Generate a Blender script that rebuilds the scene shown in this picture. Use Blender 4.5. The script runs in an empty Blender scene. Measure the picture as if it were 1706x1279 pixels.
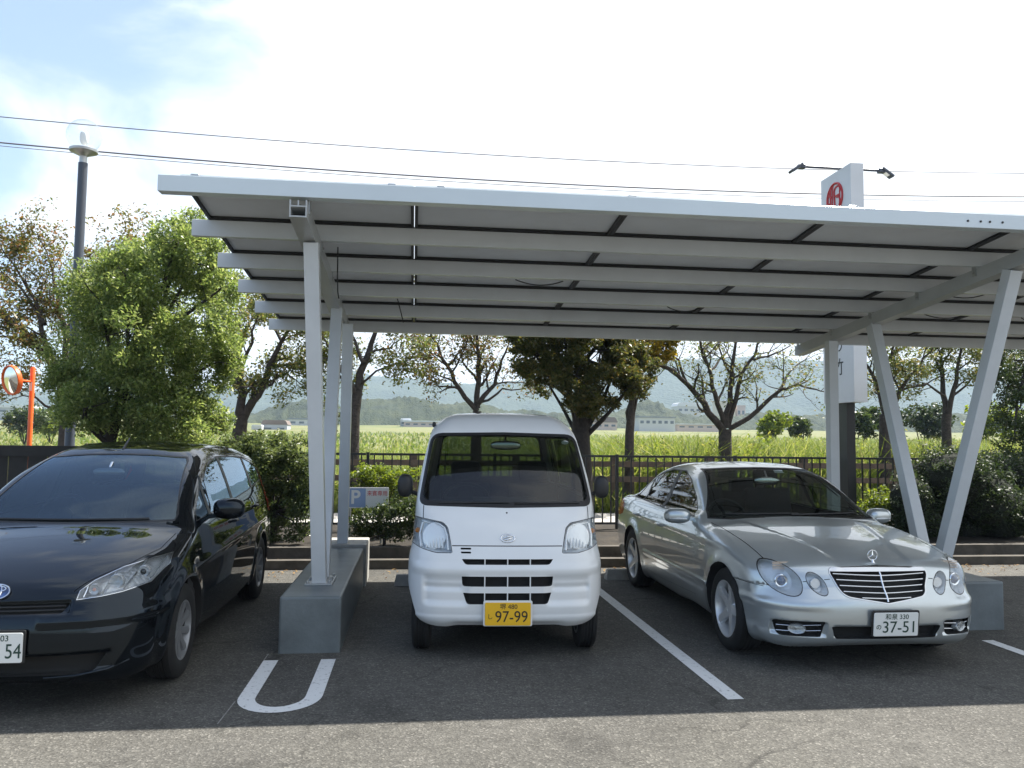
import bpy, bmesh, math, random
import numpy as np
from mathutils import Vector, Matrix
random.seed(7); RNG = np.random.default_rng(7)
S = bpy.context.scene
COL = S.collection
R = math.radians

# ------------------------------------------------------------------ materials
def nodes_of(m):
    m.use_nodes = True
    nt = m.node_tree
    return nt, nt.nodes, nt.links

def mat(name, col, rough=0.5, metal=0.0, spec=0.5, coat=0.0, coat_rough=0.03, noise=None, bump=None, emit=None):
    """principled material; noise=(scale, amount) varies the colour, bump=(scale, strength, distance)"""
    m = bpy.data.materials.new(name)
    nt, N, L = nodes_of(m)
    b = N['Principled BSDF']
    b.inputs['Base Color'].default_value = (*col, 1)
    b.inputs['Roughness'].default_value = rough
    b.inputs['Metallic'].default_value = metal
    b.inputs['Specular IOR Level'].default_value = spec
    b.inputs['Coat Weight'].default_value = coat
    b.inputs['Coat Roughness'].default_value = coat_rough
    if noise or bump:
        tc = N.new('ShaderNodeTexCoord')
    if noise:
        sc, amt = noise[:2]
        n1 = N.new('ShaderNodeTexNoise'); n1.inputs['Scale'].default_value = sc
        n1.inputs['Detail'].default_value = 6; n1.inputs['Roughness'].default_value = 0.65
        L.new(tc.outputs['Object'], n1.inputs['Vector'])
        mr = N.new('ShaderNodeMapRange')
        mr.inputs['From Min'].default_value = 0.3; mr.inputs['From Max'].default_value = 0.7
        mr.inputs['To Min'].default_value = 1 - amt; mr.inputs['To Max'].default_value = 1 + amt
        L.new(n1.outputs['Fac'], mr.inputs['Value'])
        mx = N.new('ShaderNodeMix'); mx.data_type = 'RGBA'; mx.blend_type = 'MULTIPLY'
        mx.inputs[0].default_value = 1
        mx.inputs[6].default_value = (*col, 1)
        L.new(mr.outputs['Result'], mx.inputs[7])
        L.new(mx.outputs[2], b.inputs['Base Color'])
    if bump:
        sc, st, di = bump
        n2 = N.new('ShaderNodeTexNoise'); n2.inputs['Scale'].default_value = sc
        n2.inputs['Detail'].default_value = 4
        L.new(tc.outputs['Object'], n2.inputs['Vector'])
        bp = N.new('ShaderNodeBump'); bp.inputs['Strength'].default_value = st
        bp.inputs['Distance'].default_value = di
        L.new(n2.outputs['Fac'], bp.inputs['Height'])
        L.new(bp.outputs['Normal'], b.inputs['Normal'])
    return m

def glass_mat(name, tint, rough=0.0, refl=(1, 1, 1), refl0=.06):
    """thin pane: tinted transparent + fresnel mirror"""
    m = bpy.data.materials.new(name)
    nt, N, L = nodes_of(m)
    N.remove(N['Principled BSDF'])
    out = N['Material Output']
    tr = N.new('ShaderNodeBsdfTransparent'); tr.inputs['Color'].default_value = (*tint, 1)
    gl = N.new('ShaderNodeBsdfGlossy'); gl.inputs['Roughness'].default_value = rough
    gl.inputs['Color'].default_value = (*refl, 1)
    # two-sided Schlick reflectance: the pane looks alike from inside and outside
    lw = N.new('ShaderNodeLayerWeight'); lw.inputs['Blend'].default_value = .5
    pw = N.new('ShaderNodeMath'); pw.operation = 'POWER'; pw.inputs[1].default_value = 4.5
    fr = N.new('ShaderNodeMath'); fr.operation = 'MULTIPLY_ADD'; fr.inputs[1].default_value = .93; fr.inputs[2].default_value = refl0
    L.new(lw.outputs['Facing'], pw.inputs[0]); L.new(pw.outputs[0], fr.inputs[0])
    mx = N.new('ShaderNodeMixShader')
    L.new(fr.outputs[0], mx.inputs[0]); L.new(tr.outputs[0], mx.inputs[1]); L.new(gl.outputs[0], mx.inputs[2])
    L.new(mx.outputs[0], out.inputs['Surface'])
    return m

def leaf_mat(name, cols, trans=0.45, rough=0.45, spec=0.4):
    """leaf faces: colour picked per leaf from a ramp by the 'rnd' attribute, part of the light passes through"""
    m = bpy.data.materials.new(name)
    nt, N, L = nodes_of(m)
    b = N['Principled BSDF']; out = N['Material Output']
    at = N.new('ShaderNodeAttribute'); at.attribute_name = 'rnd'
    cr = N.new('ShaderNodeValToRGB')
    el = cr.color_ramp.elements
    while len(el) < len(cols): el.new(0.5)
    for i, c in enumerate(cols):
        el[i].position = i / max(1, len(cols) - 1); el[i].color = (*c, 1)
    L.new(at.outputs['Fac'], cr.inputs['Fac'])
    L.new(cr.outputs['Color'], b.inputs['Base Color'])
    b.inputs['Roughness'].default_value = rough
    b.inputs['Specular IOR Level'].default_value = spec
    t = N.new('ShaderNodeBsdfTranslucent')
    hs = N.new('ShaderNodeHueSaturation'); hs.inputs['Hue'].default_value = 0.485
    hs.inputs['Saturation'].default_value = 1.1; hs.inputs['Value'].default_value = 1.8
    L.new(cr.outputs['Color'], hs.inputs['Color'])
    L.new(hs.outputs['Color'], t.inputs['Color'])
    mx = N.new('ShaderNodeMixShader'); mx.inputs[0].default_value = trans
    L.new(b.outputs[0], mx.inputs[1]); L.new(t.outputs[0], mx.inputs[2])
    L.new(mx.outputs[0], out.inputs['Surface'])
    return m

# ------------------------------------------------------------------ objects
def tag(o, label=None, cat=None, group=None, kind=None):
    if label: o['label'] = label
    if cat: o['category'] = cat
    if group: o['group'] = group
    if kind: o['kind'] = kind
    return o

def empty(name, loc, label, cat, group=None, rz=0):
    o = bpy.data.objects.new(name, None); COL.objects.link(o)
    o.empty_display_size = 0.2
    o.location = loc; o.rotation_euler = (0, 0, rz)
    return tag(o, label, cat, group)

def link(name, me, m=None, parent=None, loc=None):
    o = bpy.data.objects.new(name, me); COL.objects.link(o)
    if m is not None and len(me.materials) == 0:
        for k in (m if isinstance(m, (list, tuple)) else [m]): me.materials.append(k)
    if parent is not None: o.parent = parent
    if loc is not None: o.location = loc
    return o

def obj(name, bm, m, parent=None, loc=None, smooth=False, bevel=0, segs=2):
    if bevel:
        eds = [e for e in bm.edges if len(e.link_faces) == 2 and e.calc_face_angle(0) > 0.5]
        if eds:
            bmesh.ops.bevel(bm, geom=eds, offset=bevel, segments=segs, profile=0.6, affect='EDGES', clamp_overlap=True)
    me = bpy.data.meshes.new(name)
    bm.normal_update()
    bm.to_mesh(me); bm.free()
    if smooth:
        me.shade_smooth()
        try: me.set_sharp_from_angle(angle=R(smooth if smooth is not True else 40))
        except Exception: pass
    return link(name, me, m, parent, loc)

def copy_tree(o, parent=None):
    c = o.copy(); COL.objects.link(c)
    if parent is not None: c.parent = parent
    for ch in list(o.children): copy_tree(ch, c)
    return c

def BM(): return bmesh.new()

def box(bm, x0, x1, y0, y1, z0, z1, M=None):
    vs = [bm.verts.new((x, y, z)) for z in (z0, z1) for y in (y0, y1) for x in (x0, x1)]
    fs = [(0, 2, 3, 1), (4, 5, 7, 6), (0, 1, 5, 4), (2, 6, 7, 3), (0, 4, 6, 2), (1, 3, 7, 5)]
    for f in fs: bm.faces.new([vs[i] for i in f])
    if M is not None: bmesh.ops.transform(bm, matrix=M, verts=vs)
    return vs

def bar(bm, a, b, w, h, up=(0, 0, 1)):
    """box section w x h running from a to b"""
    a, b = Vector(a), Vector(b); d = (b - a); ln = d.length; d.normalize()
    u = Vector(up); s = d.cross(u)
    if s.length < 1e-4: s = d.cross(Vector((1, 0, 0)))
    s.normalize(); u = s.cross(d).normalized()
    vs = []
    for p in (a, b):
        for i, j in ((-1, -1), (1, -1), (1, 1), (-1, 1)):
            vs.append(bm.verts.new(p + s * (w / 2 * i) + u * (h / 2 * j)))
    for i in range(4):
        k = (i + 1) % 4
        bm.faces.new((vs[i], vs[k], vs[4 + k], vs[4 + i]))
    bm.faces.new(vs[3::-1]); bm.faces.new(vs[4:8])
    return vs

def tube(bm, pts, rad, n=8, caps=True):
    """tube through points, radius may be a list"""
    pts = [Vector(p) for p in pts]
    if not hasattr(rad, '__len__'): rad = [rad] * len(pts)
    rings = []
    ref = Vector((0.3, 0.2, 1)).normalized()
    for i, p in enumerate(pts):
        d = (pts[min(i + 1, len(pts) - 1)] - pts[max(i - 1, 0)]).normalized()
        s = d.cross(ref)
        if s.length < 0.05: s = d.cross(Vector((1, 0, 0)))
        s.normalize(); u = s.cross(d)
        ref = u if abs(u.dot(d)) < .9 else ref
        rings.append([bm.verts.new(p + (s * math.cos(2 * math.pi * k / n) + u * math.sin(2 * math.pi * k / n)) * rad[i]) for k in range(n)])
    for a, b in zip(rings, rings[1:]):
        for k in range(n):
            bm.faces.new((a[k], a[(k + 1) % n], b[(k + 1) % n], b[k]))
    if caps:
        bm.faces.new(rings[0][::-1]); bm.faces.new(rings[-1])

def lathe(bm, prof, n=32, axis='z', M=None, closed=False, caps=True):
    """profile of (r, h) turned about an axis"""
    rings = []; allv = []
    for r, h in prof:
        ring = []
        for k in range(n):
            a = 2 * math.pi * k / n
            c, s = r * math.cos(a), r * math.sin(a)
            ring.append(bm.verts.new((c, s, h) if axis == 'z' else ((h, c, s) if axis == 'x' else (c, h, s))))
        rings.append(ring); allv += ring
    pr = list(zip(rings, rings[1:])) + ([(rings[-1], rings[0])] if closed else [])
    for a, b in pr:
        for k in range(n):
            bm.faces.new((a[k], a[(k + 1) % n], b[(k + 1) % n], b[k]))
    if caps and not closed:
        if prof[0][0] > 1e-5: bm.faces.new(rings[0][::-1])
        if prof[-1][0] > 1e-5: bm.faces.new(rings[-1])
    bmesh.ops.remove_doubles(bm, verts=allv, dist=1e-6)
    allv = [v for v in allv if v.is_valid]
    if M is not None: bmesh.ops.transform(bm, matrix=M, verts=allv)
    return allv

def prism(bm, poly, d0, d1, axis='y'):
    """2-D polygon extruded between d0 and d1; axis 'y': poly=(x,z); 'x': poly=(y,z); 'z': poly=(x,y)"""
    def P(p, d):
        return (p[0], d, p[1]) if axis == 'y' else ((d, p[0], p[1]) if axis == 'x' else (p[0], p[1], d))
    a = [bm.verts.new(P(p, d0)) for p in poly]; b = [bm.verts.new(P(p, d1)) for p in poly]
    n = len(poly)
    for i in range(n): bm.faces.new((a[i], a[(i + 1) % n], b[(i + 1) % n], b[i]))
    bm.faces.new(a[::-1]); bm.faces.new(b)
    bmesh.ops.recalc_face_normals(bm, faces=bm.faces[:])
    return a + b

def from_np(name, V, F, m, parent=None, attr=None, smooth=False):
    """mesh from numpy arrays; F is (n,3|4)"""
    me = bpy.data.meshes.new(name)
    nv, nf, k = len(V), len(F), F.shape[1]
    me.vertices.add(nv); me.vertices.foreach_set('co', np.ascontiguousarray(V, dtype=np.float32).ravel())
    me.loops.add(nf * k); me.loops.foreach_set('vertex_index', np.ascontiguousarray(F, dtype=np.int32).ravel())
    me.polygons.add(nf)
    me.polygons.foreach_set('loop_start', np.arange(0, nf * k, k, dtype=np.int32))
    me.polygons.foreach_set('loop_total', np.full(nf, k, dtype=np.int32))
    me.update(calc_edges=True)
    if attr is not None:
        a = me.attributes.new('rnd', 'FLOAT', 'FACE')
        a.data.foreach_set('value', np.ascontiguousarray(attr, dtype=np.float32))
    if smooth: me.shade_smooth()
    return link(name, me, m, parent)

def text_mesh(name, body, size, m, parent, M, extrude=0.001, width=None, offset=0.0, align='CENTER', sx=1.0):
    """lettering as its own mesh; M maps the text plane (x right, y up, z out) into the parent's frame"""
    cu = bpy.data.curves.new(name, 'FONT'); cu.body = body; cu.size = size
    cu.align_x = align; cu.align_y = 'CENTER'; cu.extrude = extrude; cu.offset = offset
    o = bpy.data.objects.new(name, cu); COL.objects.link(o)
    bpy.context.view_layer.update()
    dg = bpy.context.evaluated_depsgraph_get()
    me = bpy.data.meshes.new_from_object(o.evaluated_get(dg))
    bpy.data.objects.remove(o); bpy.data.curves.remove(cu)
    if len(me.vertices):
        xs = [v.co.x for v in me.vertices]
        w = max(xs) - min(xs)
        k = sx * ((width / w) if width else 1.0)
        me.transform(M @ Matrix.Diagonal((k, 1, 1, 1)))
    me.materials.clear()
    return link(name, me, m, parent)

FRONT = Matrix(((1, 0, 0, 0), (0, 0, -1, 0), (0, 1, 0, 0), (0, 0, 0, 1)))   # text plane facing -Y

def sstep(a, b, x):
    t = np.clip((x - a) / (b - a), 0, 1); return t * t * (3 - 2 * t)

def pchip(xs, ys):
    xs = np.array(xs, float); ys = np.array(ys, float)
    h = np.diff(xs); d = np.diff(ys) / h
    m = np.zeros(len(xs)); m[0], m[-1] = d[0], d[-1]
    for i in range(1, len(xs) - 1):
        if d[i - 1] * d[i] > 0:
            w1, w2 = 2 * h[i] + h[i - 1], h[i] + 2 * h[i - 1]
            m[i] = (w1 + w2) / (w1 / d[i - 1] + w2 / d[i])
    def f(x):
        x = np.clip(x, xs[0], xs[-1])
        i = np.clip(np.searchsorted(xs, x, side='right') - 1, 0, len(xs) - 2)
        t = (x - xs[i]) / h[i]
        return ((2*t**3 - 3*t**2 + 1) * ys[i] + (t**3 - 2*t**2 + t) * h[i] * m[i]
                + (-2*t**3 + 3*t**2) * ys[i + 1] + (t**3 - t**2) * h[i] * m[i + 1])
    return f
# ------------------------------------------------------------------ smooth bodies from distance fields
def spline(pts, n=8):
    """closed outline: (a, b) smooth point, (a, b, 1) corner"""
    P = [np.array(p[:2], float) for p in pts]; C = [len(p) > 2 for p in pts]
    out = []; N = len(P)
    for i in range(N):
        p0, p1, p2, p3 = P[i - 1], P[i], P[(i + 1) % N], P[(i + 2) % N]
        d = np.linalg.norm(p2 - p1)
        m1 = (p2 - p0) / (np.linalg.norm(p2 - p1) + np.linalg.norm(p1 - p0)) * d
        m2 = (p3 - p1) / (np.linalg.norm(p3 - p2) + np.linalg.norm(p2 - p1)) * d
        if C[i]: m1 = p2 - p1
        if C[(i + 1) % N]: m2 = p2 - p1
        if C[i] and C[(i + 1) % N]:
            out.append(p1); continue
        for k in range(n):
            t = k / n
            out.append((2*t**3-3*t**2+1)*p1 + (t**3-2*t**2+t)*m1 + (-2*t**3+3*t**2)*p2 + (t**3-t**2)*m2)
    return np.array(out)

def poly_sdf(poly, X, Y):
    d2 = np.full(X.shape, 1e9); ins = np.zeros(X.shape, bool)
    n = len(poly)
    for i in range(n):
        a, b = poly[i], poly[(i + 1) % n]
        e = b - a; l2 = e @ e
        if l2 < 1e-12: continue
        px, py = X - a[0], Y - a[1]
        t = np.clip((px * e[0] + py * e[1]) / l2, 0, 1)
        d2 = np.minimum(d2, (px - t * e[0])**2 + (py - t * e[1])**2)
        c = ((a[1] > Y) != (b[1] > Y))
        with np.errstate(divide='ignore', invalid='ignore'):
            ins ^= c & (X < (b[0] - a[0]) * (Y - a[1]) / (b[1] - a[1] + 1e-15) + a[0])
    return np.sqrt(d2) * np.where(ins, -1, 1)

class Grid2:
    def __init__(s, poly, lo, hi, h=0.012):
        s.lo, s.h = np.array(lo), h
        nx, ny = int((hi[0] - lo[0]) / h) + 2, int((hi[1] - lo[1]) / h) + 2
        X, Y = np.meshgrid(lo[0] + h * np.arange(nx), lo[1] + h * np.arange(ny), indexing='ij')
        s.D = poly_sdf(poly, X, Y)
    def __call__(s, x, y):
        # cubic B-spline lookup: no facets in the reflections
        sh = np.broadcast(x, y).shape
        fx = np.clip((np.broadcast_to(x, sh).ravel() - s.lo[0]) / s.h, 1, s.D.shape[0] - 3.001)
        fy = np.clip((np.broadcast_to(y, sh).ravel() - s.lo[1]) / s.h, 1, s.D.shape[1] - 3.001)
        i, j = fx.astype(np.int32), fy.astype(np.int32); a, b = fx - i, fy - j
        def w(t): return ((1-t)**3/6, (3*t**3-6*t*t+4)/6, (-3*t**3+3*t*t+3*t+1)/6, t**3/6)
        wa, wb = w(a), w(b); r = 0; ny = s.D.shape[1]; Df = s.D.ravel()
        base = (i - 1) * ny + (j - 1)
        for p in range(4):
            q = 0
            for k in range(4): q = q + wb[k] * Df[base + p * ny + k]
            r = r + wa[p] * q
        return r.reshape(sh)

def smax(a, b, k):
    h = np.maximum(k - np.abs(a - b), 0) / k
    return np.maximum(a, b) + h * h * k * 0.25

def smin(a, b, k): return -smax(-a, -b, k)

def grad(f, P, e=0.006):
    G = np.zeros_like(P)
    for i in range(3):
        d = np.zeros(3); d[i] = e
        a, b = P + d, P - d
        G[:, i] = (f(a[:, 0], a[:, 1], a[:, 2]) - f(b[:, 0], b[:, 1], b[:, 2])) / (2 * e)
    return G

def surface_nets(f, lo, hi, h, iso=0.0, newton=4):
    lo = np.array(lo, float); n = np.ceil((np.array(hi) - lo) / h).astype(int) + 1
    ax = [lo[i] + h * np.arange(n[i]) for i in range(3)]
    X, Y, Z = np.meshgrid(*ax, indexing='ij')
    D = f(X, Y, Z) - iso
    ins = D < 0
    c = np.stack([ins[i:n[0]-1+i, j:n[1]-1+j, k:n[2]-1+k] for i in (0, 1) for j in (0, 1) for k in (0, 1)])
    act = c.any(0) & ~c.all(0)
    idx = np.full(act.shape, -1); idx[act] = np.arange(act.sum())
    I = np.argwhere(act)
    # average of edge crossings
    acc = np.zeros((len(I), 3)); cnt = np.zeros(len(I))
    corners = [(i, j, k) for i in (0, 1) for j in (0, 1) for k in (0, 1)]
    for a in corners:
        for axn in range(3):
            if a[axn]: continue
            b = list(a); b[axn] = 1
            da = D[I[:, 0]+a[0], I[:, 1]+a[1], I[:, 2]+a[2]]; db = D[I[:, 0]+b[0], I[:, 1]+b[1], I[:, 2]+b[2]]
            cr = (da < 0) != (db < 0)
            t = np.where(cr, da / np.where(cr, da - db, 1), 0)
            p = np.array(a, float)[None].repeat(len(I), 0); p[:, axn] += t
            acc[cr] += p[cr]; cnt[cr] += 1
    V = lo + (I + acc / cnt[:, None]) * h
    F = []
    for axn in range(3):
        o1, o2 = [(1, 2), (2, 0), (0, 1)][axn]
        sl_a = [slice(1, -1)] * 3; sl_b = [slice(1, -1)] * 3
        A = np.take(ins, np.arange(0, n[axn]-1), axn); B = np.take(ins, np.arange(1, n[axn]), axn)
        E = A != B
        q = np.argwhere(E)
        ok = (q[:, o1] > 0) & (q[:, o1] < n[o1]-1) & (q[:, o2] > 0) & (q[:, o2] < n[o2]-1)
        q = q[ok]
        fl = A[q[:, 0], q[:, 1], q[:, 2]]
        def cell(d1, d2):
            r = q.copy(); r[:, o1] -= d1; r[:, o2] -= d2
            return idx[r[:, 0], r[:, 1], r[:, 2]]
        quad = np.stack([cell(1, 1), cell(0, 1), cell(0, 0), cell(1, 0)], 1)
        quad[~fl] = quad[~fl][:, ::-1]
        F.append(quad)
    F = np.concatenate(F)
    for _ in range(newton):
        d = f(V[:, 0], V[:, 1], V[:, 2]) - iso
        g = grad(f, V); g2 = np.maximum((g * g).sum(1), 0.05)
        st = np.clip(d / g2, -h * .6, h * .6)
        V = V - g * st[:, None]
    return V, F

def rpoly(pts, r=0.03, n=4):
    """convex outline with rounded corners; r may be per-corner"""
    out = []; N = len(pts)
    rr = r if hasattr(r, '__len__') else [r] * N
    for i in range(N):
        p = np.array(pts[i], float); a = np.array(pts[i - 1], float) - p; b = np.array(pts[(i + 1) % N], float) - p
        la, lb = np.linalg.norm(a), np.linalg.norm(b)
        if rr[i] <= 0: out.append(tuple(p)); continue
        t = min(rr[i], la * .45, lb * .45)
        A, B = p + a / la * t, p + b / lb * t
        for k in range(n + 1):
            s = k / n
            out.append(tuple((1-s)**2 * A + 2*s*(1-s) * p + s*s * B))
    return out

def ellipse(cx, cz, a, b, rot=0, n=28):
    c, s = math.cos(rot), math.sin(rot)
    return [(cx + a*math.cos(t)*c - b*math.sin(t)*s, cz + a*math.cos(t)*s + b*math.sin(t)*c) for t in [2*math.pi*k/n for k in range(n)]]

def inset(poly, d):
    """shrink a convex outline by d"""
    P = [np.array(p, float) for p in poly]
    ar = sum(P[i-1][0]*P[i][1] - P[i][0]*P[i-1][1] for i in range(len(P)))
    sg = 1 if ar > 0 else -1
    out = []
    for i in range(len(P)):
        e1 = P[i] - P[i-1]; e2 = P[(i+1) % len(P)] - P[i]
        n1 = np.array([-e1[1], e1[0]]) * sg; n2 = np.array([-e2[1], e2[0]]) * sg
        n1 /= np.linalg.norm(n1) + 1e-9; n2 /= np.linalg.norm(n2) + 1e-9
        m = n1 + n2; m = m / max(m @ m, .4) * 2
        out.append(tuple(P[i] + m * d * 0.5 * 2 / 2))
    return out

def mirx(poly): return [(-x, z) for x, z in poly]

class Shell:
    """a smooth surface that can be cut along outlines and taken apart into parts"""
    def __init__(s, f, lo, hi, h, iso=0.0, refine=None):
        s.f = f; s.iso = iso
        V, F = surface_nets(f, lo, hi, h, iso)
        s.bm = bmesh.new()
        vs = [s.bm.verts.new(v) for v in V]
        for q in F:
            if len(set(q)) == 4:
                try: s.bm.faces.new([vs[i] for i in q])
                except ValueError: pass
        if refine:
            ed = [e for e in s.bm.edges if refine(e.verts[0].co) and refine(e.verts[1].co)]
            bmesh.ops.subdivide_edges(s.bm, edges=ed, cuts=1, use_grid_fill=True)
            s.bm.verts.ensure_lookup_table()
            P = np.array([v.co[:] for v in s.bm.verts])
            for _ in range(3):
                d = f(P[:, 0], P[:, 1], P[:, 2]) - iso; g = grad(f, P, .004); g2 = np.maximum((g * g).sum(1), .1)
                P = P - g * np.clip(d / g2, -h * .4, h * .4)[:, None]
            for v, p in zip(s.bm.verts, P): v.co = p
        s.bm.normal_update()
        s.T = s.bm.faces.layers.int.new('part')
    def cut(s, poly, axis, sign, new, src=(0,), lim=None, mindot=0.08):
        """faces facing `sign` along `axis` and inside the outline get tag `new`.
        outline: axis 'y' -> (x,z), axis 'x' -> (y,z), axis 'z' -> (x,y)"""
        ai = 'xyz'.index(axis); u, v = [(1, 2), (0, 2), (0, 1)][ai]
        P = [np.array(p, float) for p in poly]
        ar = sum(P[i-1][0]*P[i][1] - P[i][0]*P[i-1][1] for i in range(len(P)))
        if ar < 0: P = P[::-1]
        lo = np.min(P, 0) - .06; hi = np.max(P, 0) + .06
        T = s.T; faces = []
        for f in s.bm.faces:
            if f[T] not in src: continue
            n = f.normal[ai] * sign
            if n < mindot: continue
            c = f.calc_center_median()
            if not (lo[0] < c[u] < hi[0] and lo[1] < c[v] < hi[1]): continue
            if lim and not lim(c): continue
            faces.append(f)
        for i in range(len(P)):
            a, b = P[i-1], P[i]
            e = b - a; L = np.linalg.norm(e)
            if L < 1e-6: continue
            no = np.zeros(3); no[u], no[v] = e[1] / L, -e[0] / L      # outward for a ccw outline
            co = np.zeros(3); co[u], co[v] = a
            es = {x for f in faces for x in f.edges}; vs = {x for f in faces for x in f.verts}
            r = bmesh.ops.bisect_plane(s.bm, geom=faces + list(es) + list(vs), dist=1e-5, plane_co=co, plane_no=no)
            cand = {g for g in r['geom'] if isinstance(g, bmesh.types.BMFace)} | {f for f in faces if f.is_valid}
            k = co @ no
            faces = [f for f in cand if f.is_valid and np.dot(f.calc_center_median(), no) - k < 0]
        for f in faces: f[T] = new
        return faces
    def drop(s, tags):
        dl = [f for f in s.bm.faces if f[s.T] in tags]
        bmesh.ops.delete(s.bm, geom=dl, context='FACES')
    def part(s, tags, name, m, parent, disp=0.0, shift=(0, 0, 0), sel=None, thick=0.0, remove=True):
        """separate the faces of some tags into an object with the surface's own smooth normals"""
        fs = [f for f in s.bm.faces if f[s.T] in tags and (sel is None or sel(f.calc_center_median()))]
        if not fs: return None
        vid = {}; co = []; fl = []
        for f in fs:
            r = []
            for v in f.verts:
                if v not in vid: vid[v] = len(co); co.append(v.co[:])
                r.append(vid[v])
            fl.append(r)
        co = np.array(co)
        G = grad(s.f, co); G /= np.linalg.norm(G, axis=1)[:, None] + 1e-9
        if s.iso < 0 and name == 'cabin_lining': pass
        P = co + G * disp + np.array(shift)
        me = bpy.data.meshes.new(name)
        if thick:
            # rim: walls going inwards along the boundary, so that the piece has an edge
            edge = {}
            for r in fl:
                for a, b in zip(r, r[1:] + r[:1]): edge[(a, b)] = 1
            bnd = [(a, b) for a, b in edge if (b, a) not in edge]
            nb = {}; P = P.tolist(); Gn = G.tolist()
            for a, b in bnd:
                for x in (a, b):
                    if x not in nb:
                        nb[x] = len(P); P.append((np.array(P[x]) - G[x] * thick).tolist()); Gn.append(Gn[x])
            walls = [[b, a, nb[a], nb[b]] for a, b in bnd]
            P = np.array(P); G = np.array(Gn)
        else: walls = []
        me.from_pydata([tuple(p) for p in P], [], fl + walls)
        me.update()
        me.shade_smooth()
        nl = np.zeros((len(me.loops), 3)); li = np.zeros(len(me.loops), dtype=np.int32)
        me.loops.foreach_get('vertex_index', li)
        nl = G[li]
        if walls:
            ls = np.zeros(len(me.polygons), dtype=np.int32); me.polygons.foreach_get('loop_start', ls)
            for k in range(len(fl), len(fl) + len(walls)):
                nn = me.polygons[k].normal
                for q in range(4): nl[ls[k] + q] = nn
        me.normals_split_custom_set([tuple(x) for x in nl])
        if remove: bmesh.ops.delete(s.bm, geom=fs, context='FACES')
        return link(name, me, m, parent)
    def pocket(s, tags, name, m, parent, depth, direction, sel=None, keep_front=False, scale=0.92):
        """a hollow behind an opening: walls from its rim to a back plate"""
        fs = [f for f in s.bm.faces if f[s.T] in tags and (sel is None or sel(f.calc_center_median()))]
        if not fs: return None
        vid = {}; co = []; fl = []
        for f in fs:
            r = []
            for v in f.verts:
                if v not in vid: vid[v] = len(co); co.append(v.co[:])
                r.append(vid[v])
            fl.append(r)
        co = np.array(co); n = len(co)
        d = np.array(direction, float); c = co.mean(0)
        back = c + (co - c) * scale
        ax = int(np.argmax(np.abs(d)))
        back = back + d * depth
        edge = {}
        for r in fl:
            for a, b in zip(r, r[1:] + r[:1]): edge[(a, b)] = 1
        bnd = [(a, b) for a, b in edge if (b, a) not in edge]
        me = bpy.data.meshes.new(name)
        me.from_pydata([tuple(p) for p in np.vstack([co, back])], [],
                       [[i + n for i in r] for r in fl] + [[a, b, b + n, a + n] for a, b in bnd])
        me.update(); me.shade_smooth()
        try: me.set_sharp_from_angle(angle=R(35))
        except Exception: pass
        return link(name, me, m, parent)

def hug(f, p, d, n=40, step=0.02):
    """walk from p along d until the surface f=0 is met; returns the point"""
    p = np.array(p, float); d = np.array(d, float)
    prev = None
    for _ in range(400):
        v = float(f(np.array([p[0]]), np.array([p[1]]), np.array([p[2]]))[0])
        if v < 0: break
        p = p + d * max(0.002, min(step, v * .7))
    return p
# ------------------------------------------------------------------ the three car bodies as fields
# local frame of every car: x across, y from the front bumper backwards, z up
def arr(*q): return [np.asarray(a, float) for a in q]

def dent(mask, depth): return mask * depth

def rect_mask(u, v, u0, u1, v0, v1, s):
    return sstep(u0 - s, u0 + s, u) * (1 - sstep(u1 - s, u1 + s, u)) * sstep(v0 - s, v0 + s, v) * (1 - sstep(v1 - s, v1 + s, v))

# --- white kei van -------------------------------------------------
VAN_L = 3.39
van_side = Grid2(spline([(.07, .245, 1), (.02, .30), (.0, .42), (.0, .58), (.012, .70), (.035, .78), (.07, .86), (.135, .98), (.215, 1.08),
                         (.265, 1.135), (.37, 1.26), (.48, 1.40), (.59, 1.535), (.69, 1.655), (.78, 1.745), (.90, 1.812), (1.1, 1.852), (1.8, 1.872), (2.8, 1.865),
                         (3.18, 1.83), (3.30, 1.75), (3.345, 1.5), (3.375, 1.0), (3.385, .6), (3.385, .26, 1), (3.3, .25, 1), (.2, .25, 1)], 14), (-.3, 0), (3.8, 2.1))
van_sec = pchip([.2, .26, .34, .50, .66, .74, .80, .86, 1.0, 1.12, 1.21, 1.4, 1.6, 1.72, 1.82, 1.95],
                [.695, .712, .727, .733, .733, .727, .716, .708, .700, .692, .683, .652, .614, .588, .560, .53])
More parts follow.
